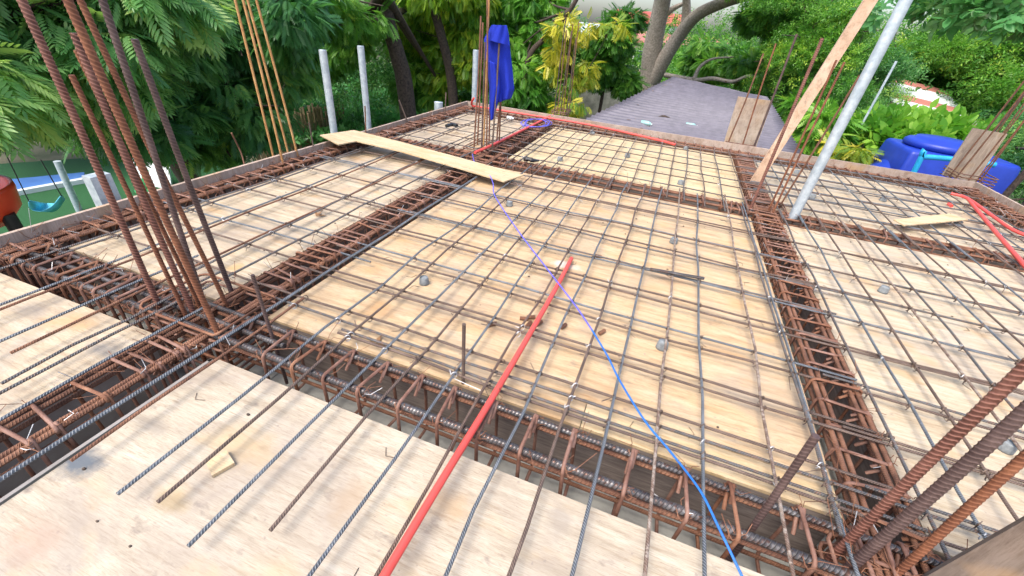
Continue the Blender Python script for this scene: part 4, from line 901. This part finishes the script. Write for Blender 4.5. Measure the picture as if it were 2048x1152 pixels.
tree('leafy_tree', 'low bright feathery bush beside the tall galvanised post', at(1620, 300, GZ) + [0, 1, 0], atd(1610, 260, 11.5),
     [blob(1620, 250, 11.5, .5, .35), blob(1655, 245, 11.8, .5, .35), blob(1610, 215, 12.5, .4, .3), blob(1640, 285, 11.3, .4, .2)], 1500, .26, 'neem', L_BRI, BARK, .05, cat='bush', sub=6, tvar=.5)
tree('leafy_tree', 'large broad crowned tree on the right behind the shack', at(1880, 240, GZ) + [3, 6, 0], atd(1880, 120, 20),
     [blob(1790, 120, 18.5, 1.3, .9), blob(1860, 90, 19, 1.6, 1.1), blob(1930, 120, 18.5, 1.6, 1.1), blob(2010, 110, 17.5, 1.6, 1.2), blob(1790, 170, 19.5, 1.2, .5), blob(1880, 165, 19.5, 1.6, .5), blob(2060, 190, 16, 1.4, 1.0), blob(1970, 175, 18.5, 1.2, .4), blob(2100, 70, 17, 1.5, 1.2), blob(2040, 60, 20, 1.5, .9)],
     15000, .26, 'small', L_MID, BARK, .2, group=GT, sub=12, tvar=.5, droop=.1, subr=.28)
tree('leafy_tree', 'dark bush between the tall post and the blue tank', at(1745, 290, GZ), atd(1745, 250, 13),
     [blob(1725, 200, 14.5, .9, .5), blob(1735, 245, 13, .5, .4), blob(1700, 225, 13.5, .5, .4), blob(1760, 290, 12.3, .5, .25), blob(1735, 160, 15, .8, .6), blob(1765, 215, 14, .4, .2)], 4200, .2, 'small', L_TEAL, BARK, .06, cat='bush', sub=8, tvar=.6)
tree('broadleaf_shrub', 'bright green large leaved shrub over the blue tank', at(1850, 300, GZ) + [0, 2, 0], atd(1850, 265, 13),
     [blob(1785, 264, 12.5, .6, .2), blob(1850, 272, 12.6, .8, .2), blob(1905, 276, 12.8, .4, .16), blob(1775, 290, 12.2, .4, .25), blob(1830, 290, 12.4, .7, .2)], 620, .42, 'broad', L_BRI, BARK, .05, cat='shrub', sub=6, tvar=.65, droop=-.3)
tree('leafy_tree', 'dark shrub at the right picture edge behind the long bars', at(2100, 330, GZ), atd(2090, 300, 9),
     [blob(2130, 330, 11, .6, .5), blob(2130, 260, 12, .8, .5), blob(2080, 250, 13.5, .7, .4), blob(2150, 400, 10, .5, .4), blob(2010, 245, 15.5, .7, .25), blob(2060, 320, 14, .6, .5), blob(2110, 370, 12, .6, .4)], 4200, .2, 'small', L_TEAL, BARK, .06, cat='bush', sub=8, tvar=.5)
# overhanging near branch top right
tree('overhanging_tree', 'large leaved branch hanging into the top right corner', (8.5, 4.5, GZ), atd(2420, -60, 7.5),
     [blob(2010, 0, 5.8, .35, .12), blob(1930, 12, 6.0, .3, .08), blob(2050, 35, 5.6, .2, .1), blob(1980, -30, 6.0, .5, .12), blob(1880, -5, 6.2, .25, .08), blob(1765, 18, 7.0, .18, .08)], 260, .19, 'broad', L_GRN, BARK, .07, sub=6, tvar=.5, droop=.3, limbs=False, path=[(8.5, 4.5, GZ), atd(2420, -60, 7.5), atd(2200, -30, 6.2), atd(2040, 20, 5.8), atd(1960, 0, 6.1), atd(1880, 8, 6.3)])
# small yellow shrub
tree('yellow_shrub', 'little yellowing shrub beside the path right of the tall post', at(1705, 305, GZ), atd(1705, 295, 10),
     [blob(1690, 300, 9.8, .3, .12), blob(1722, 305, 9.8, .3, .12)], 160, .2, 'neem', L_YEL, BARK, .03, cat='shrub', sub=4)
# far woods and undergrowth: nobody could count these
def woods(name, label, blobs, n, size, kind, m, tv=.4):
    bl = []
    for b in blobs:
        for _ in range(10):
            d = RS.normal(0, 1, 3); d /= np.linalg.norm(d); f = RS.uniform(.3, .95); s_ = RS.uniform(.25, .45); bl.append([b[0] + d[0] * b[3] * f, b[1] + d[1] * b[4] * f, b[2] + d[2] * b[5] * f, b[3] * s_, b[4] * s_, b[5] * s_])
    P, d, tint = blobpoints(bl, n); D = d + RS.normal(0, .4, (n, 3)); D[:, 2] -= .2
    return tag(foliage(name, P, D, size, kind, m, None, tv + (tint - .5) * .5), label, 'woodland', kind='stuff')
bl = []
for x in range(-200, 1130, 75):
    for y, dd in ((-60, 19), (15, 18), (85, 17), (150, 17)): 
        bl.append(blob(x + RS.normal(0, 15), y + (1100 - x) * -.03, dd + RS.normal(0, 1), 1.7, 1.3))
woods('far_woods', 'dark background woodland behind the trees on the left', bl, 15000, .42, 'small', L_NEEM, .38)
bl = []
for x in range(1380, 2300, 80):
    for y, dd in ((75, 34), (125, 26), (190, 21), (240, 17)): bl.append(blob(x, y + (x - 1400) * .06 + RS.normal(0, 6), dd, 2.1 * dd / 24, 1.3 * dd / 24))
woods('far_woods', 'background woodland behind the trees on the right', bl, 12000, .5, 'small', L_MID, .45)
bl = [blob(x, 92 + RS.normal(0, 5) + (x - 1100) * .06, 55, 4.5, 2.0) for x in range(1050, 1500, 50)] + [blob(x, 125 + RS.normal(0, 5), 30, 2.5, 1.5) for x in range(1150, 1420, 50)]
woods('far_woods', 'distant trees around the far houses', bl, 5000, .7, 'small', L_MID, .5)
# ground cover on the slope left of centre
n = 9000; P = np.zeros((n, 3))
A, Bq, Cq, D_ = at(560, 330, GZ), at(600, 150, GZ), at(1000, 150, GZ), at(960, 260, GZ)
u, v = RS.rand(n), RS.rand(n)
P = (A[None] * (1 - u[:, None]) + D_[None] * u[:, None]) * (1 - v[:, None]) + (Bq[None] * (1 - u[:, None]) + Cq[None] * u[:, None]) * v[:, None]
P[:, 2] = GZ + .1 + .35 * np.abs(np.sin(P[:, 0] * 1.3) * np.cos(P[:, 1] * .9)) + RS.rand(n) * .25
D = RS.normal(0, .6, (n, 3)); D[:, 2] += .5
tag(foliage('ground_cover', P, D, .34, 'broad', L_GRN, None, .55), 'leafy creepers covering the ground between the trees', 'ground cover', kind='stuff')
n = 5000; P = np.stack([RS.uniform(-6, 14, n), RS.uniform(7.5, 30, n), np.full(n, GZ + .1)], 1); P[:, 2] += RS.rand(n) * .5
D = RS.normal(0, .6, (n, 3)); D[:, 2] += .6
tag(foliage('undergrowth', P, D, .34, 'small', L_GRN, None, .4), 'low undergrowth on the ground beyond the far edge', 'undergrowth', kind='stuff')
